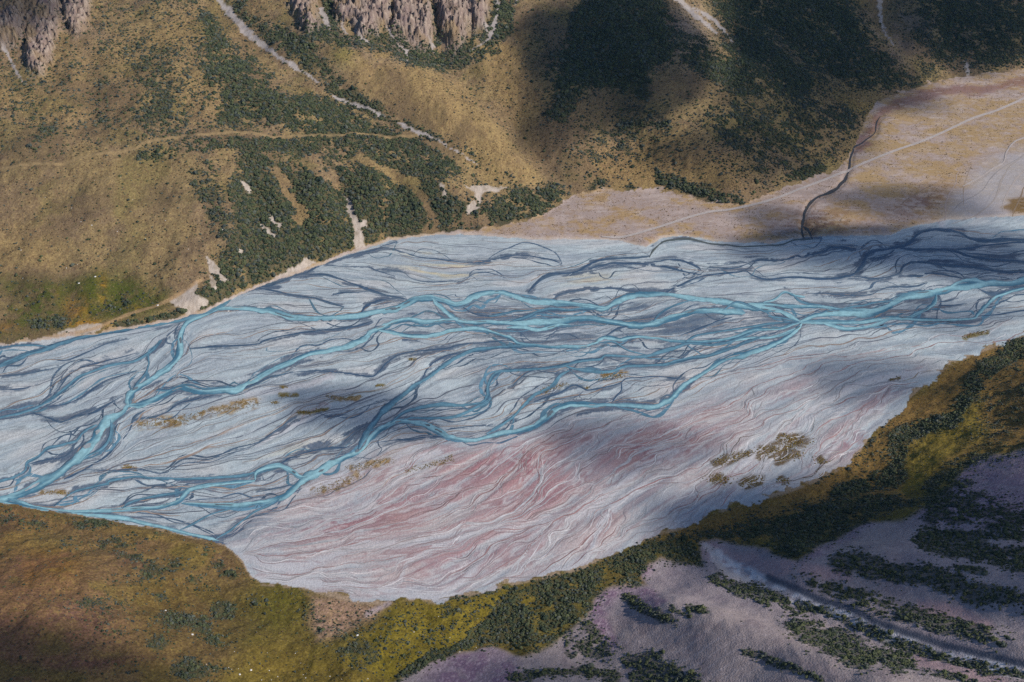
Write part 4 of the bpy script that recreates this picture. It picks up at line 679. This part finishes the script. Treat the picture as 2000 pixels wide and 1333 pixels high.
for i, (kd, wob) in enumerate(CHP):
    a, b_ = WC[kd]
    def cf(s, t, Vv, a=a, b_=b_, i=i):
        m = np.clip(1.0 - np.abs(s + (vn(t / 14, t * 0 + i, 63) - .5) * 1.6) ** 1.5 + (vn(t / 11, s * 2.6 + i, 64) - .5) * 1.3 + (vn(t / 30, t * 0 + i * 3, 61) - .5) * .8, 0, 1)
        c = a[None] + (b_ - a)[None] * m[:, None]; e_ = ss(.7, 1, np.abs(s))[:, None] * .8
        return c * (1 - e_) + lin(86, 100, 112)[None] * e_
    me = ribbon('water', wob, (.03 if kd in 'do' else .26) + .0023 * i, cf, M_WATER if kd in 'mt' else M_SHALLOW, 11)
    put('water', me, None, None, None, 'structure')
# hair-thin side threads that leave and rejoin the channels or follow the flow
TV, TF, TC = [], [], []; tn = 0
def thread(gx_, gy_, w, c, zo=0.0):
    global tn
    n = len(gx_); tx, ty = np.gradient(gx_), np.gradient(gy_); l = np.hypot(tx, ty) + 1e-9; nx_, ny_ = -ty / l, tx / l
    ww = w * np.sin(np.linspace(.12, 3.0, n)) ** .6 * (.4 + 1.1 * vn(np.arange(n) / 2.5, np.full(n, len(TV) * 1.7), 69)); v = []
    for sd in (-1, 0, 1):
        x_, y_ = gx_ + nx_ * ww * sd / 2, gy_ + ny_ * ww * sd / 2; v.append(np.stack([x_, y_, ground_z(x_, y_) + zo + .07 + .0006 * (len(TV) % 90)], 1))
    v = np.stack(v, 1).reshape(-1, 3); k = np.arange(n * 3).reshape(n, 3) + tn
    TV.append(v); TF.append(np.stack([k[:-1, :-1], k[1:, :-1], k[1:, 1:], k[:-1, 1:]], -1).reshape(-1, 4)); tn += len(v)
    TC.append(np.repeat((c * (.8 + .4 * rng.random()))[None], len(v), 0))
for kd, wob in CHP:
    if len(wob) < 30: continue
    if kd == 'm':                                  # slim gravel islands that split the wider channels
        for _ in range(len(wob) // 30):
            a = rng.integers(2, len(wob) - 8); p = wob[a:a + rng.integers(4, 8)]; o_ = rng.uniform(-.22, .22); t_ = np.gradient(p[:, :2], axis=0); t_ /= np.linalg.norm(t_, axis=1)[:, None] + 1e-9
            q_ = crom(p[:, :2] + np.stack([-t_[:, 1], t_[:, 0]], 1) * (p[:, 2] * o_)[:, None], 3); gX, gY = unproj(q_[:, 0], q_[:, 1]); thread(gX, gY, p[:, 2].mean() * rng.uniform(.15, .34), lin(104, 114, 122) if rng.random() < .6 else lin(150, 156, 160), .36)
    for _ in range(len(wob) // 13 if kd in 'mt' else len(wob) // 20):
        a = rng.integers(0, len(wob) - 14); b_ = min(a + rng.integers(12, 42), len(wob) - 1); p = wob[a:b_ + 1, :2]; n = len(p)
        t_ = np.gradient(p, axis=0); t_ /= np.linalg.norm(t_, axis=1)[:, None] + 1e-9; nn = np.stack([-t_[:, 1], t_[:, 0]], 1); amp = rng.uniform(4, 24) * rng.choice([-1, 1])
        off = np.sin(np.linspace(0, math.pi, n)) ** .8 * amp * (.6 + .8 * vn(np.arange(n) / 6, np.full(n, amp * 9), 70)); p = p + nn * off[:, None]
        if np.any(p[:, 1] < farbank(p[:, 0]) + 3) or np.any(p[:, 1] > nearbank(p[:, 0]) - 3): continue
        gX, gY = unproj(p[:, 0], p[:, 1]); big_ = kd in 'mt' and rng.random() < .25; thread(gX, gY, rng.uniform(2.5, 5.5) if big_ else rng.uniform(.8, 3.2), lin(92, 128, 148) if big_ else lin(78, 96, 115) if rng.random() < .8 else lin(92, 124, 142))
def fan_at(u, v):
    return v > np.interp(u, [400, 560, 850, 1100, 1330, 1560, 2000], [1060, 975, 880, 840, 800, 680, 640])
def streams(n, smin, smax, hstep, wig, only=None):
    u = rng.uniform(-20, 2020, n); v = rng.uniform(430, 1175, n); ok = (v > farbank(u) + 8) & (v < nearbank(u) - 6)
    if only is not None: ok &= fan_at(u, v) == only
    u, v = u[ok], v[ok]; x, y = unproj(u, v); sg_ = rng.choice([-1, 1], len(x)); PX, PY = [x], [y]; alive = np.full(len(x), smax); ln = rng.integers(smin, smax, len(x))
    for k in range(smax):
        fu, fv = flow(x, y); an = np.arctan2(sg_ * fv, sg_ * fu) + (fbm(x / 13, y / 13, 2, 74) - .5) * wig; x = x + hstep * np.cos(an); y = y + hstep * np.sin(an); PX.append(x); PY.append(y)
        u_, v_ = proj(x, y, 0.0); out = (v_ < farbank(u_) + 3) | (v_ > nearbank(u_) - 3); alive = np.where(out & (alive == smax), k, alive)
    PX = np.array(PX).T; PY = np.array(PY).T
    for a in range(len(u)):
        m_ = min(alive[a], ln[a])
        if m_ > 6: yield PX[a, :m_], PY[a, :m_], u[a], v[a]
for gX, gY, u, v in streams(900, 14, 60, 4.0, 1.6):
    if fan_at(u, v):
        red_ = rng.random() < .45; thread(gX, gY, rng.choice([.6, .9, 1.3]) if red_ else rng.choice([.6, 1.0, 1.6, 2.4]), lin(146, 116, 116) if red_ else lin(182, 180, 183))
    else: thread(gX, gY, rng.uniform(.5, 2.0), lin(104, 110, 122) if rng.random() < .7 else lin(146, 130, 120))
WET = (TV, TF, TC, tn); TV, TF, TC, tn = [], [], [], 0
def tone(x, y):
    r = int(np.interp(y, YS, np.arange(NR))); c = int(np.interp((x / (y * cP + CAM_H * sP)) * F + 1000, PXS, np.arange(NC))); return C[r * NC + c]
for gX, gY, u, v in streams(4600, 8, 26, 3.2, 2.4, True):      # the fine interlaced rills of the fan
    q = rng.random(); t_ = tone(gX[0], gY[0]); thread(gX, gY, rng.uniform(.35, 1.3), t_ * .45 + lin(192, 189, 190) * .6 if q < .5 else t_ * rng.uniform(.66, .85))
for gX, gY, u, v in streams(2400, 8, 30, 3.4, 1.7, False):
    q = rng.random(); t_ = tone(gX[0], gY[0]); thread(gX, gY, rng.uniform(.3, 1.0), t_ * .4 + lin(190, 198, 203) * .6 if q < .45 else t_ * rng.uniform(.62, .82))
for L, w, c in [([(2030,285),(1985,315),(1958,352),(1940,392),(1905,420),(1860,438)], 3, (176,174,180)), ([(2030,310),(1990,340),(1968,380),(1955,415)], 2.5, (182,180,184)), ([(2000,300),(1950,335),(1915,372),(1880,395),(1850,425)], 2, (120,112,118)), ([(1990,330),(1945,368),(1925,405),(1880,430)], 1.6, (110,104,112)),
                ([(1880,330),(1862,365),(1850,400),(1845,432)], 2.6, (184,180,180)), ([(1900,320),(1885,360),(1880,400)], 1.5, (150,120,112)), ([(1965,300),(1925,345),(1880,372),(1845,382)], 1.6, (140,100,92)), ([(1845,350),(1800,372),(1770,392),(1740,415)], 1.4, (128,98,94)), ([(1860,340),(1810,350),(1765,378)], 1.3, (176,164,160)), ([(2030,345),(2000,370),(1985,400),(1975,424)], 2.4, (170,168,176))]:
    q_ = crom([p + (0,) for p in L], 9)[:, :2]; q_ = q_ + np.stack([(vn(np.arange(len(q_)) / 5, np.full(len(q_), L[0][1] * 1.), 79) - .5) * 10, np.zeros(len(q_))], 1); gX, gY = hit(q_[:, 0], q_[:, 1]); thread(gX, gY, w * .9, tone(gX[len(gX) // 2], gY[len(gX) // 2]) * (1.12 if c[0] > 150 else .84), .03)
put('dry_rills', mesh_from('dry_rills', np.vstack(TV), np.vstack(TF), M_BED, np.vstack(TC)), 'faint pale and mauve rills braided over the dry gravel', None, None, 'structure')
TV, TF, TC, tn = WET
put('shallow_threads', mesh_from('shallow_threads', np.vstack(TV), np.vstack(TF), M_SHALLOW, np.vstack(TC)), 'hair-thin dark silt threads between the river channels', None, None, 'structure')
for i, L in enumerate(CREEK):
    me = ribbon('water', (lambda q: np.column_stack([q[:, 0] + (vn(np.arange(len(q)) / 3, np.full(len(q), 3.), 77) - .5) * 5, q[:, 1], q[:, 2] * (.35 + .75 * vn(np.arange(len(q)) / 3, np.full(len(q), 9.), 78))]))(crom(L, 6)), .35 + .02 * i, lambda s, t, Vv: np.repeat(lin(62, 60, 60)[None], len(s), 0), M_SHALLOW, 5, ground_z); put('water', me, None, None, None, 'structure')
for i, (L, w) in enumerate(((ROAD, 4.2), (ROAD2, 3))):
    p = np.array([(a, b_, w) for a, b_ in L], float)
    me = ribbon('gravel_road', crom(p, 10), .55, lambda s, t, Vv: lin(178, 168, 164)[None] * (.86 + .2 * vn(Vv[:, 0] / 3, Vv[:, 1] / 3, 65))[:, None] * (1 - .12 * (np.abs(np.abs(s) - .4) < .2))[:, None], M_SCREE, 7, ground_z)
    put('gravel_road', me, None, None, None, 'structure')
print('water', round(time.time() - T0, 1))

# ------------------------------------------------------------------ shrubs
def shrubmat(name, c1, c2):
    m, nt, bs = newmat(name); N = nt.nodes.new; lk = nt.links.new
    oi = N('ShaderNodeObjectInfo'); tc = N('ShaderNodeTexCoord'); n1 = N('ShaderNodeTexNoise'); n1.inputs['Scale'].default_value = 3.0; n1.inputs['Detail'].default_value = 4
    lk(tc.outputs['Object'], n1.inputs['Vector'])
    ad = N('ShaderNodeMath'); ad.operation = 'ADD'; lk(oi.outputs['Random'], ad.inputs[0]); lk(n1.outputs['Fac'], ad.inputs[1])
    mr = N('ShaderNodeMapRange'); mr.inputs['From Min'].default_value = .3; mr.inputs['From Max'].default_value = 1.7; lk(ad.outputs[0], mr.inputs['Value'])
    cr = N('ShaderNodeValToRGB'); cr.color_ramp.elements[0].color = (*c1, 1); cr.color_ramp.elements[1].color = (*c2, 1); lk(mr.outputs['Result'], cr.inputs[0]); lk(cr.outputs[0], bs.inputs['Base Color'])
    bs.inputs['Roughness'].default_value = .85; bs.inputs['Specular IOR Level'].default_value = .1
    return m
M_SHRUB = [shrubmat('bush_foliage', (.012, .025, .022), (.105, .115, .055)), shrubmat('grey_scrub_foliage', (.020, .031, .034), (.115, .125, .098)), shrubmat('golden_scrub_foliage', (.10, .075, .022), (.26, .19, .06))]
def shrubmesh(seed, mat):
    "a low mound of leafy lobes, about 140 faces, radius 1"
    import bmesh
    bm = bmesh.new(); r = np.random.default_rng(seed)
    for k in range(7):
        a = r.uniform(0, 6.28); d = r.uniform(.25, .62) if k else 0; s = r.uniform(.34, .55) if k else .62
        o = bmesh.ops.create_icosphere(bm, subdivisions=1, radius=s)
        for v in o['verts']:
            j = 1 + r.uniform(-.28, .28); v.co = Vector((v.co.x * j + d * math.cos(a), v.co.y * j + d * math.sin(a), v.co.z * j * .95 + (.42 if k == 0 else r.uniform(.2, .4))))
    me = bpy.data.meshes.new('shrub'); bm.to_mesh(me); bm.free(); me.materials.append(mat); return me
PROTO = {(k, s): shrubmesh(10 * k + s, M_SHRUB[k]) for k in range(3) for s in range(3)}

pts = []   # x, y, radius, variant kind, px, py
def scatter(n, xr, yr, near):
    x = rng.uniform(*xr, n).astype(np.float32); y = rng.uniform(*yr, n).astype(np.float32)
    zz = bil(zc, x, y); u, v = proj(x, y, zz); u0, v0 = proj(x, y, 0 * x)
    ok = (u > -70) & (u < 2070) & (v > -50) & (v < 1390) & ((v0 > nearbank(u0) - 5 + 14 * vn(x / 12, y / 12, 29)) if near else (v0 < fartoe(u0) - 2))
    x, y, u, v = x[ok], y[ok], u[ok].astype(np.float32), v[ok].astype(np.float32)
    uu = u + (fbm(x / 26, y / 26, 3, 11) - .5) * 30; vv = v + (fbm(x / 26, y / 26, 3, 12) - .5) * 18
    d = dens_near(uu, vv) if near else dens_far(uu, vv)
    p = np.clip(cover(d, x, y) * .9 + .6 * np.minimum(d, .3), 0, 1)
    # nothing grows on slips, chutes, crags and tracks
    r = np.interp(y, YS, np.arange(NR)).astype(int); c = np.interp((x / (y * cP + CAM_H * sP)) * F + 1000, PXS, np.arange(NC)).astype(int); k = r * NC + c
    p = p * (1 - ss(.2, .5, barev[k])) * (1 - .86 * crag[k])
    ok = rng.random(len(x)) < p
    x, y, u, v, d = x[ok], y[ok], u[ok], v[ok], d[ok]
    rad = (1.0 if near else 1.75) * rng.lognormal(0, .36, len(x)) * (.62 + .5 * d)
    kind = np.where(rng.random(len(x)) < np.where(d > .6, .25, .55), 1, 0)
    return np.stack([x, y, rad, kind, u, v], 1)
PF = np.vstack([scatter(480000, (-1150, 1350), (1150, 2250), False), scatter(150000, (300, 1650), (2250, 2800), False)]); PN = scatter(420000, (-620, 900), (330, 1320), True)
print('shrubs', len(PF), len(PN), round(time.time() - T0, 1))
def place(mesh, x, y, r, label, cat, group, sink=.12, squash=1.0, name='shrub'):
    o = put(name, mesh, label, cat, group); o.location = (x, y, float(ground_z(np.array([x]), np.array([y]))[0]) - sink * r); o.scale = (r, r, r * squash); o.rotation_euler = (0, 0, rng.uniform(0, 6.28)); return o
# the 300 shrubs that show largest stand alone
allp = np.vstack([PF, PN]); zz = bil(zc, allp[:, 0], allp[:, 1]); dist = np.sqrt(allp[:, 0] ** 2 + allp[:, 1] ** 2 + (CAM_H - zz) ** 2)
size = np.where((allp[:, 4] > 5) & (allp[:, 4] < 1995) & (allp[:, 5] > 5) & (allp[:, 5] < 1328), allp[:, 2] / dist, 0)
big = np.argsort(-size)[:300]; solo = np.zeros(len(allp), bool); solo[big] = True
LAND = [(640, 470, 'in the dense bush left of the tall pale slip'), (760, 430, 'in the dense bush right of the tall pale slip'), (520, 500, 'in the bush around the short diagonal slips'), (440, 570, 'beside the largest bank slip'), (840, 440, 'at the river end of the dense bush'), (920, 380, 'around the hooked slip on the ridge end'), (1040, 400, 'in the rounded thicket on the terrace'), (600, 300, 'just below the hill track'), (720, 330, 'above the tall pale slip'),
        (520, 150, 'below the steep grey scree chute'), (560, 60, 'above the steep grey scree chute'), (700, 200, 'along the thin broken scree line'), (830, 290, 'along the lowest pale scree line'), (700, 80, 'at the feet of the grey crags'), (950, 70, 'at the right foot of the crags'), (330, 180, 'on the upper left tan hillside'), (100, 630, 'in the green patch by the left river edge'), (290, 630, 'on the left bank under the bench track'),
        (1180, 110, 'in the dark bush of the shaded middle slope'), (1220, 280, 'below the dark bush of the middle slope'), (1350, 380, 'in the hedge-like band at the terrace edge'), (1480, 120, 'below the lilac scree tail'), (1620, 120, 'under the grey streak on the right slope'), (1880, 80, 'on the top right slope'), (1560, 280, 'above the road and creek crossing'), (180, 1022, 'in the clump on the lower left river edge'), (400, 1120, 'on the river side of the brown slope'), (390, 1240, 'on the shaded flank of the brown slope'),
        (700, 1240, 'by the bare pinkish patch'), (850, 1230, 'on the olive bank'), (860, 1290, 'in the dark band under the olive bank'), (1040, 1200, 'in the thicket right of the olive bank'), (1180, 1110, 'on the river edge above the pale scree'), (1260, 1190, 'in the long clump alone on the scree'), (1360, 1195, 'in the round clump alone on the scree'), (1450, 1030, 'above the gully head'), (1460, 1150, 'just below the gully head'), (1600, 1010, 'in the bush above the lilac scree'),
        (1700, 1240, 'under the lower right gully'), (1720, 1110, 'in the upper band of the lower right scree'), (1720, 1180, 'just above the lower right gully'), (1900, 1070, 'in the dark band at the right edge'), (1150, 1260, 'in the ragged band left of the ribbed scree'), (1080, 1320, 'along the bottom edge left of the ribbed scree'), (1550, 1300, 'on the crest of the ribbed scree'), (1750, 880, 'in the dark hedge line on the right bank'), (1900, 760, 'at the top of the right bank hedge line'), (1900, 950, 'in the purple shade above the right scree'), (1960, 820, 'scattered on the right bank grass'), (1850, 1300, 'below the gully by the bottom right corner')]
ORD = ['leftmost', 'second from the left', 'third from the left', 'fourth from the left', 'fifth from the left', 'sixth from the left', 'seventh from the left', 'eighth from the left', 'ninth from the left', 'tenth from the left', 'eleventh from the left', 'twelfth from the left', 'thirteenth from the left', 'fourteenth from the left', 'fifteenth from the left'] 
def ordinal(i, n):
    return ORD[i] if i < 15 else ORD[min(n - 1 - i, 14)].replace('left', 'right')
own = {}
for k in big:
    own.setdefault(min(range(len(LAND)), key=lambda j: (LAND[j][0] - allp[k, 4]) ** 2 + ((LAND[j][1] - allp[k, 5]) * 1.4) ** 2), []).append(k)
for j, ks in own.items():
    ks = sorted(ks, key=lambda k: allp[k, 5]); nb = -(-len(ks) // 28)
    for b_ in range(nb):
        part = sorted(ks[b_ * len(ks) // nb:(b_ + 1) * len(ks) // nb], key=lambda k: allp[k, 4])
        row = '' if nb == 1 else ['upper ', 'lower '][b_] if nb == 2 else ['upper ', 'middle ', 'lower '][min(b_, 2)]
        for n_, k in enumerate(part):
            x, y, r, kd, u, v = allp[k]
            lab = ('lone' if len(ks) == 1 else ordinal(n_, len(part)).replace('the ', '')) + ' ' + row + 'big shrub ' + LAND[j][2]
            place(PROTO[(int(kd), int(k) % 3)], x, y, r, lab.replace(' the ', ' ') if len(lab.split()) > 16 else lab, 'shrub', 'large dark shrubs on the slopes')
# the rest: instanced masses
def mass(name, P, proto, label):
    me = bpy.data.meshes.new(name); z_ = ground_z(P[:, 0], P[:, 1]) - .12 * P[:, 2]
    me.vertices.add(len(P)); me.vertices.foreach_set('co', np.stack([P[:, 0], P[:, 1], z_], 1).astype(np.float32).ravel())
    a = me.attributes.new('size', 'FLOAT', 'POINT'); a.data.foreach_set('value', P[:, 2].astype(np.float32))
    a = me.attributes.new('turn', 'FLOAT', 'POINT'); a.data.foreach_set('value', rng.uniform(0, 6.28, len(P)).astype(np.float32))
    o = put(name, me, label, None, None, 'stuff')
    ng = bpy.data.node_groups.new(name, 'GeometryNodeTree'); ng.interface.new_socket('Geometry', in_out='INPUT', socket_type='NodeSocketGeometry'); ng.interface.new_socket('Geometry', in_out='OUTPUT', socket_type='NodeSocketGeometry')
    N = ng.nodes.new; lk = ng.links.new
    gi = N('NodeGroupInput'); go = N('NodeGroupOutput'); ip = N('GeometryNodeInstanceOnPoints'); ob = N('GeometryNodeObjectInfo'); ob.inputs['Object'].default_value = proto; ob.inputs['As Instance'].default_value = False; ob.transform_space = 'ORIGINAL'
    sz = N('GeometryNodeInputNamedAttribute'); sz.data_type = 'FLOAT'; sz.inputs[0].default_value = 'size'; tn = N('GeometryNodeInputNamedAttribute'); tn.data_type = 'FLOAT'; tn.inputs[0].default_value = 'turn'
    cx = N('ShaderNodeCombineXYZ'); lk(tn.outputs[0], cx.inputs[2])
    lk(gi.outputs[0], ip.inputs['Points']); lk(ob.outputs['Geometry'], ip.inputs['Instance']); lk(sz.outputs[0], ip.inputs['Scale']); lk(cx.outputs[0], ip.inputs['Rotation']); lk(ip.outputs[0], go.inputs[0])
    md = o.modifiers.new('scatter', 'NODES'); md.node_group = ng
    return o
def protoobj(k, s):
    for o in COL.objects:
        if o.name.startswith('shrub') and o.data == PROTO[(k, s)]: return o
rest = np.nonzero(~solo)[0]; isfar = rest < len(PF); vr = rest % 3
for farside, lab in ((True, 'bush and scrub covering the far hillside'), (False, 'scrub covering the near slopes')):
    for k in (0, 1):
        for s in range(3):
            po = protoobj(k, s)
            if po is None: po = place(PROTO[(k, s)], 30 + 3 * s, 640 + 4 * k, 1.0, 'dark shrub low on the near bank', 'shrub', 'large dark shrubs on the slopes')
            sel = rest[(isfar == farside) & (vr == s) & (allp[rest, 3] == k)]
            if len(sel): mass('scrub', allp[sel], po, lab)
# tussock tufts: tan and brown dots over the open slopes and the terrace
M_TUFT = [shrubmat('tan_tussock', (.13, .095, .05), (.26, .19, .10)), shrubmat('brown_tussock', (.05, .034, .024), (.13, .09, .055))]
TUFT = [shrubmesh(90, M_TUFT[0]), shrubmesh(91, M_TUFT[1])]
def tufts(n, xr, yr, test, r0, r1, dark, lab, seedlab):
    x = rng.uniform(*xr, n).astype(np.float32); y = rng.uniform(*yr, n).astype(np.float32); zz = bil(zc, x, y); u, v = proj(x, y, zz); u0, v0 = proj(x, y, 0 * x)
    r = np.interp(y, YS, np.arange(NR)).astype(int); c = np.interp((x / (y * cP + CAM_H * sP)) * F + 1000, PXS, np.arange(NC)).astype(int); k = r * NC + c
    ok = (u > -60) & (u < 2060) & (v > -40) & (v < 1380) & test(u0, v0) & (barev[k] < .3) & (crag[k] < .3) & (sc[k] < .2) & (rng.random(n) < ss(.38, .62, fbm(x / 22, y / 22, 2, 98)) * .8 + .15)
    P = np.stack([x, y, rng.uniform(r0, r1, n) * rng.lognormal(0, .25, n)], 1)[ok]; j = 1 if dark else 0
    o = place(TUFT[j], P[0, 0], P[0, 1], P[0, 2], seedlab, 'tussock', None, name='tussock'); mass('tussocks', P[1:], o, lab)
isfarf = lambda u, v: v < fartoe(u) - 2
isnearf = lambda u, v: v > nearbank(u) + 3
isterf = lambda u, v: (v > fartoe(u)) & (v < farbank(u) - 3) & ~inpoly(u, v, [(1830, 445), (1855, 385), (1900, 335), (1960, 295), (2100, 270), (2100, 340), (1980, 400), (1960, 440)])
tufts(130000, (-1150, 1350), (1150, 2250), isfarf, .45, .95, True, 'brown tussock dotting the far hillside', 'single brown tussock on the far hillside')
tufts(90000, (-1150, 1350), (1150, 2250), isfarf, .4, .9, False, 'pale tussock dotting the far hillside', 'single pale tussock on the far hillside')
tufts(120000, (-620, 900), (330, 1320), isnearf, .28, .6, True, 'brown tussock dotting the near slopes', 'single brown tussock on the near slope')
tufts(60000, (-200, 1500), (1450, 2500), isterf, .35, .8, False, 'golden tussock dotting the terrace', 'single golden tussock on the terrace')
tufts(30000, (-200, 1500), (1450, 2500), isterf, .35, .8, True, 'brown tussock dotting the terrace', 'single brown tussock on the terrace')
# small golden and brown plants on the gravel bars
G = []
for kd, w, L in BARS:
    c = crom(L, 6); n = int(len(c) * w * 1.6)
    k = rng.integers(0, len(c), n); u = c[k, 0] + rng.normal(0, w * .9, n); v = c[k, 1] + rng.normal(0, w * .42, n); gX, gY = unproj(u, v)
    G.append(np.stack([gX, gY, rng.uniform(.35, .95, n) * (1 if kd != 'golden' else .8), np.zeros(n), u, v], 1))
G = np.vstack(G)
po = place(PROTO[(2, 0)], *[float(t[0]) for t in unproj([605], [806])], 1.3, 'golden shrub on the slim olive gravel island', 'shrub', None)
mass('bar_plants', G, po, 'golden tufts growing on the gravel bars')
# ------------------------------------------------------------------ pale boulders
M_STONE = groundmat('pale_stone', .9, 2, .1, .1, 2)
def bouldermesh(seed):
    import bmesh
    bm = bmesh.new(); r = np.random.default_rng(seed); bmesh.ops.create_icosphere(bm, subdivisions=2, radius=1)
    for v in bm.verts: v.co = v.co * (1 + .22 * (vn(v.co.x * 1.4 + seed, v.co.y * 1.4 + v.co.z * 2.1, 7) - .5) * 2); v.co.z *= .75
    me = bpy.data.meshes.new('boulder'); bm.to_mesh(me); bm.free(); me.materials.append(M_STONE)
    a = me.attributes.new('cover', 'FLOAT_COLOR', 'POINT'); a.data.foreach_set('color', np.tile(np.array([.62, .60, .58, 1], np.float32), len(me.vertices))); return me
BM = [bouldermesh(s) for s in range(3)]
SOLOB = [(179, 439, 'pale boulder alone on the tan left hillside'), (186, 541, 'largest grey boulder at the top of the green patch'), (435, 452, 'grey boulder among bushes left of the dense bush'), (154, 553, 'white stone on the edge of the green patch'), (308, 596, 'white stone beside the bench track'), (323, 1191, 'white stone on the dark grass of the brown slope'), (375, 1239, 'pale boulder beside dark shrubs on the brown slope'), (490, 1310, 'largest white stone on the olive grass'), (468, 1318, 'second white stone on the olive grass'), (698, 1243, 'white stone on the bare pinkish patch'), (446, 608, 'small cream mound of gravel where two channels part')]
def stones(L, lab, grp, r0, r1):
    for i, q in enumerate(sorted(L)):
        gX, gY = hit(q[0], q[1]); place(BM[i % 3], float(gX[0]), float(gY[0]), rng.uniform(r0, r1), q[2] if lab is None else ordinal(i, len(L)) + ' of ' + lab, 'boulder', grp, .25, 1, 'boulder')
stones(SOLOB, None, None, .8, 1.5)
stones([(rng.uniform(400, 720), rng.uniform(1270, 1330)) for _ in range(22)], 'the white stones dotted over the olive grass', 'white stones on the olive grass', .28, .55)
stones([(rng.uniform(780, 960), rng.uniform(1185, 1290)) for _ in range(10)], 'the white stones among the olive bank shrubs', 'white stones among the shrubs', .3, .55)
stones([(rng.uniform(30, 400), rng.uniform(340, 560)) for _ in range(16)], 'the small pale stones on the tan hillside', 'pale stones on the tan hillside', .4, .8)

# ------------------------------------------------------------------ clouds above the camera; their shade lies on the valley
def cloudmat(name, dn):
    m = bpy.data.materials.new(name); m.use_nodes = True; nt = m.node_tree; nt.nodes.clear()
    out = nt.nodes.new('ShaderNodeOutputMaterial'); vsn = nt.nodes.new('ShaderNodeVolumeScatter'); vsn.inputs['Color'].default_value = (.98, .98, 1, 1); vsn.inputs['Density'].default_value = dn; vsn.inputs['Anisotropy'].default_value = .5
    nt.links.new(vsn.outputs[0], out.inputs['Volume']); return m
M_CLOUD = cloudmat('cloud_vapour', .012)
CLOUDS = [(1250, 90, 165, 165, 340, 'over the dark hillside'), (1600, 120, 320, 240, 210, 'over the right hillside'), (1790, 490, 340, 64, 200, 'over the right end of the river'), (735, 805, 150, 50, 170, 'over the dark bend'), (1260, 880, 240, 80, 90, 'over the red gravel'),
          (1950, 1010, 390, 210, 260, 'over the lower right slope'), (1740, 740, 230, 70, 95, 'over the right bank'), (60, 1350, 440, 120, 260, 'over the lower left hill'), (1020, 265, 60, 80, 36, 'over the gully'), (1040, 1345, 260, 60, 90, 'over the bottom edge'), (1560, 440, 100, 46, 110, 'over the creek mouth'), (1800, 400, 190, 40, 120, 'over the terrace'), (1930, 40, 190, 120, 260, 'over the top right slope'), (1460, 300, 190, 90, 120, 'over the lower middle slope'), (40, 10, 170, 120, 130, 'over the top left rocks'), (1850, 620, 200, 30, 70, 'over the right channels')]  # unseen top left cloud added, bottom corner clouds thickened, to darken the corners
for i, (u, v, ru, rv, thick, lab) in enumerate(CLOUDS):
    c0 = hit(u, v); e1 = hit(min(u + ru, 2400), v); e2 = hit(u, v - rv * .5); e3 = hit(u, v + rv * .5)
    cx, cy2 = float(c0[0][0]), float(c0[1][0]); cz = float(bil(zc, cx, cy2)); rx = abs(float(e1[0][0]) - cx); ry = max(abs(float(e2[1][0]) - float(e3[1][0])), 60)
    zt_ = 1500 + 60 * i; k = (zt_ - cz) / SUNV.z
    nr_, na = 18, 44
    t = np.tile(np.arange(na) / na * 2 * math.pi, nr_ + 1); q = np.repeat(np.arange(nr_ + 1) / nr_, na); ex = 1 + 1.1 * (fbm(np.cos(t) * 1.3 + 9 * i, np.sin(t) * 1.3, 3, 17) - .5)
    xx, yy = q * np.cos(t), q * np.sin(t); lump = .45 + 1.1 * fbm(xx * 2.2 + 5 * i, yy * 2.2, 3, 18); th_ = thick * .5 * (1 - q * q) ** 1.4 * lump
    Vv = np.vstack([np.stack([xx * rx * ex, yy * ry * ex, th_], 1), np.stack([xx * rx * ex, yy * ry * ex, -.55 * th_], 1)])
    H_ = (nr_ + 1) * na; Fq = []
    for sd in (0, 1):
        for a in range(nr_):
            for b_ in range(na):
                p_, r_ = sd * H_ + a * na + b_, sd * H_ + a * na + (b_ + 1) % na; f4 = (p_, p_ + na, r_ + na, r_); Fq.append(f4 if sd == 0 else f4[::-1])
    me = mesh_from('cloud', Vv, np.array(Fq), M_CLOUD)
    import bmesh
    bm = bmesh.new(); bm.from_mesh(me); bmesh.ops.remove_doubles(bm, verts=bm.verts, dist=.01); bm.to_mesh(me); bm.free()
    o = put('cloud', me, 'cloud drifting high ' + lab, 'cloud', 'clouds above the valley'); o.location = (cx + SUNV.x * k, cy2 + SUNV.y * k, zt_)

# ------------------------------------------------------------------ thin valley haze
HAZE = 0.9e-5
if HAZE:
    import bmesh
    bm = bmesh.new(); bmesh.ops.create_cube(bm, size=1.0); me = bpy.data.meshes.new('haze'); bm.to_mesh(me); bm.free()
    m = bpy.data.materials.new('valley_air'); m.use_nodes = True; nt = m.node_tree; nt.nodes.clear(); out = nt.nodes.new('ShaderNodeOutputMaterial'); pv = nt.nodes.new('ShaderNodeVolumePrincipled')
    pv.inputs['Color'].default_value = (.35, .64, 1.0, 1); pv.inputs['Density'].default_value = HAZE; pv.inputs['Anisotropy'].default_value = .2; nt.links.new(pv.outputs[0], out.inputs['Volume']); me.materials.append(m)
    o = put('haze', me, 'thin blue haze filling the valley air', None, None, 'stuff'); o.scale = (7000, 5000, 745); o.location = (0, 1700, 357.5)
print('done', round(time.time() - T0, 1))
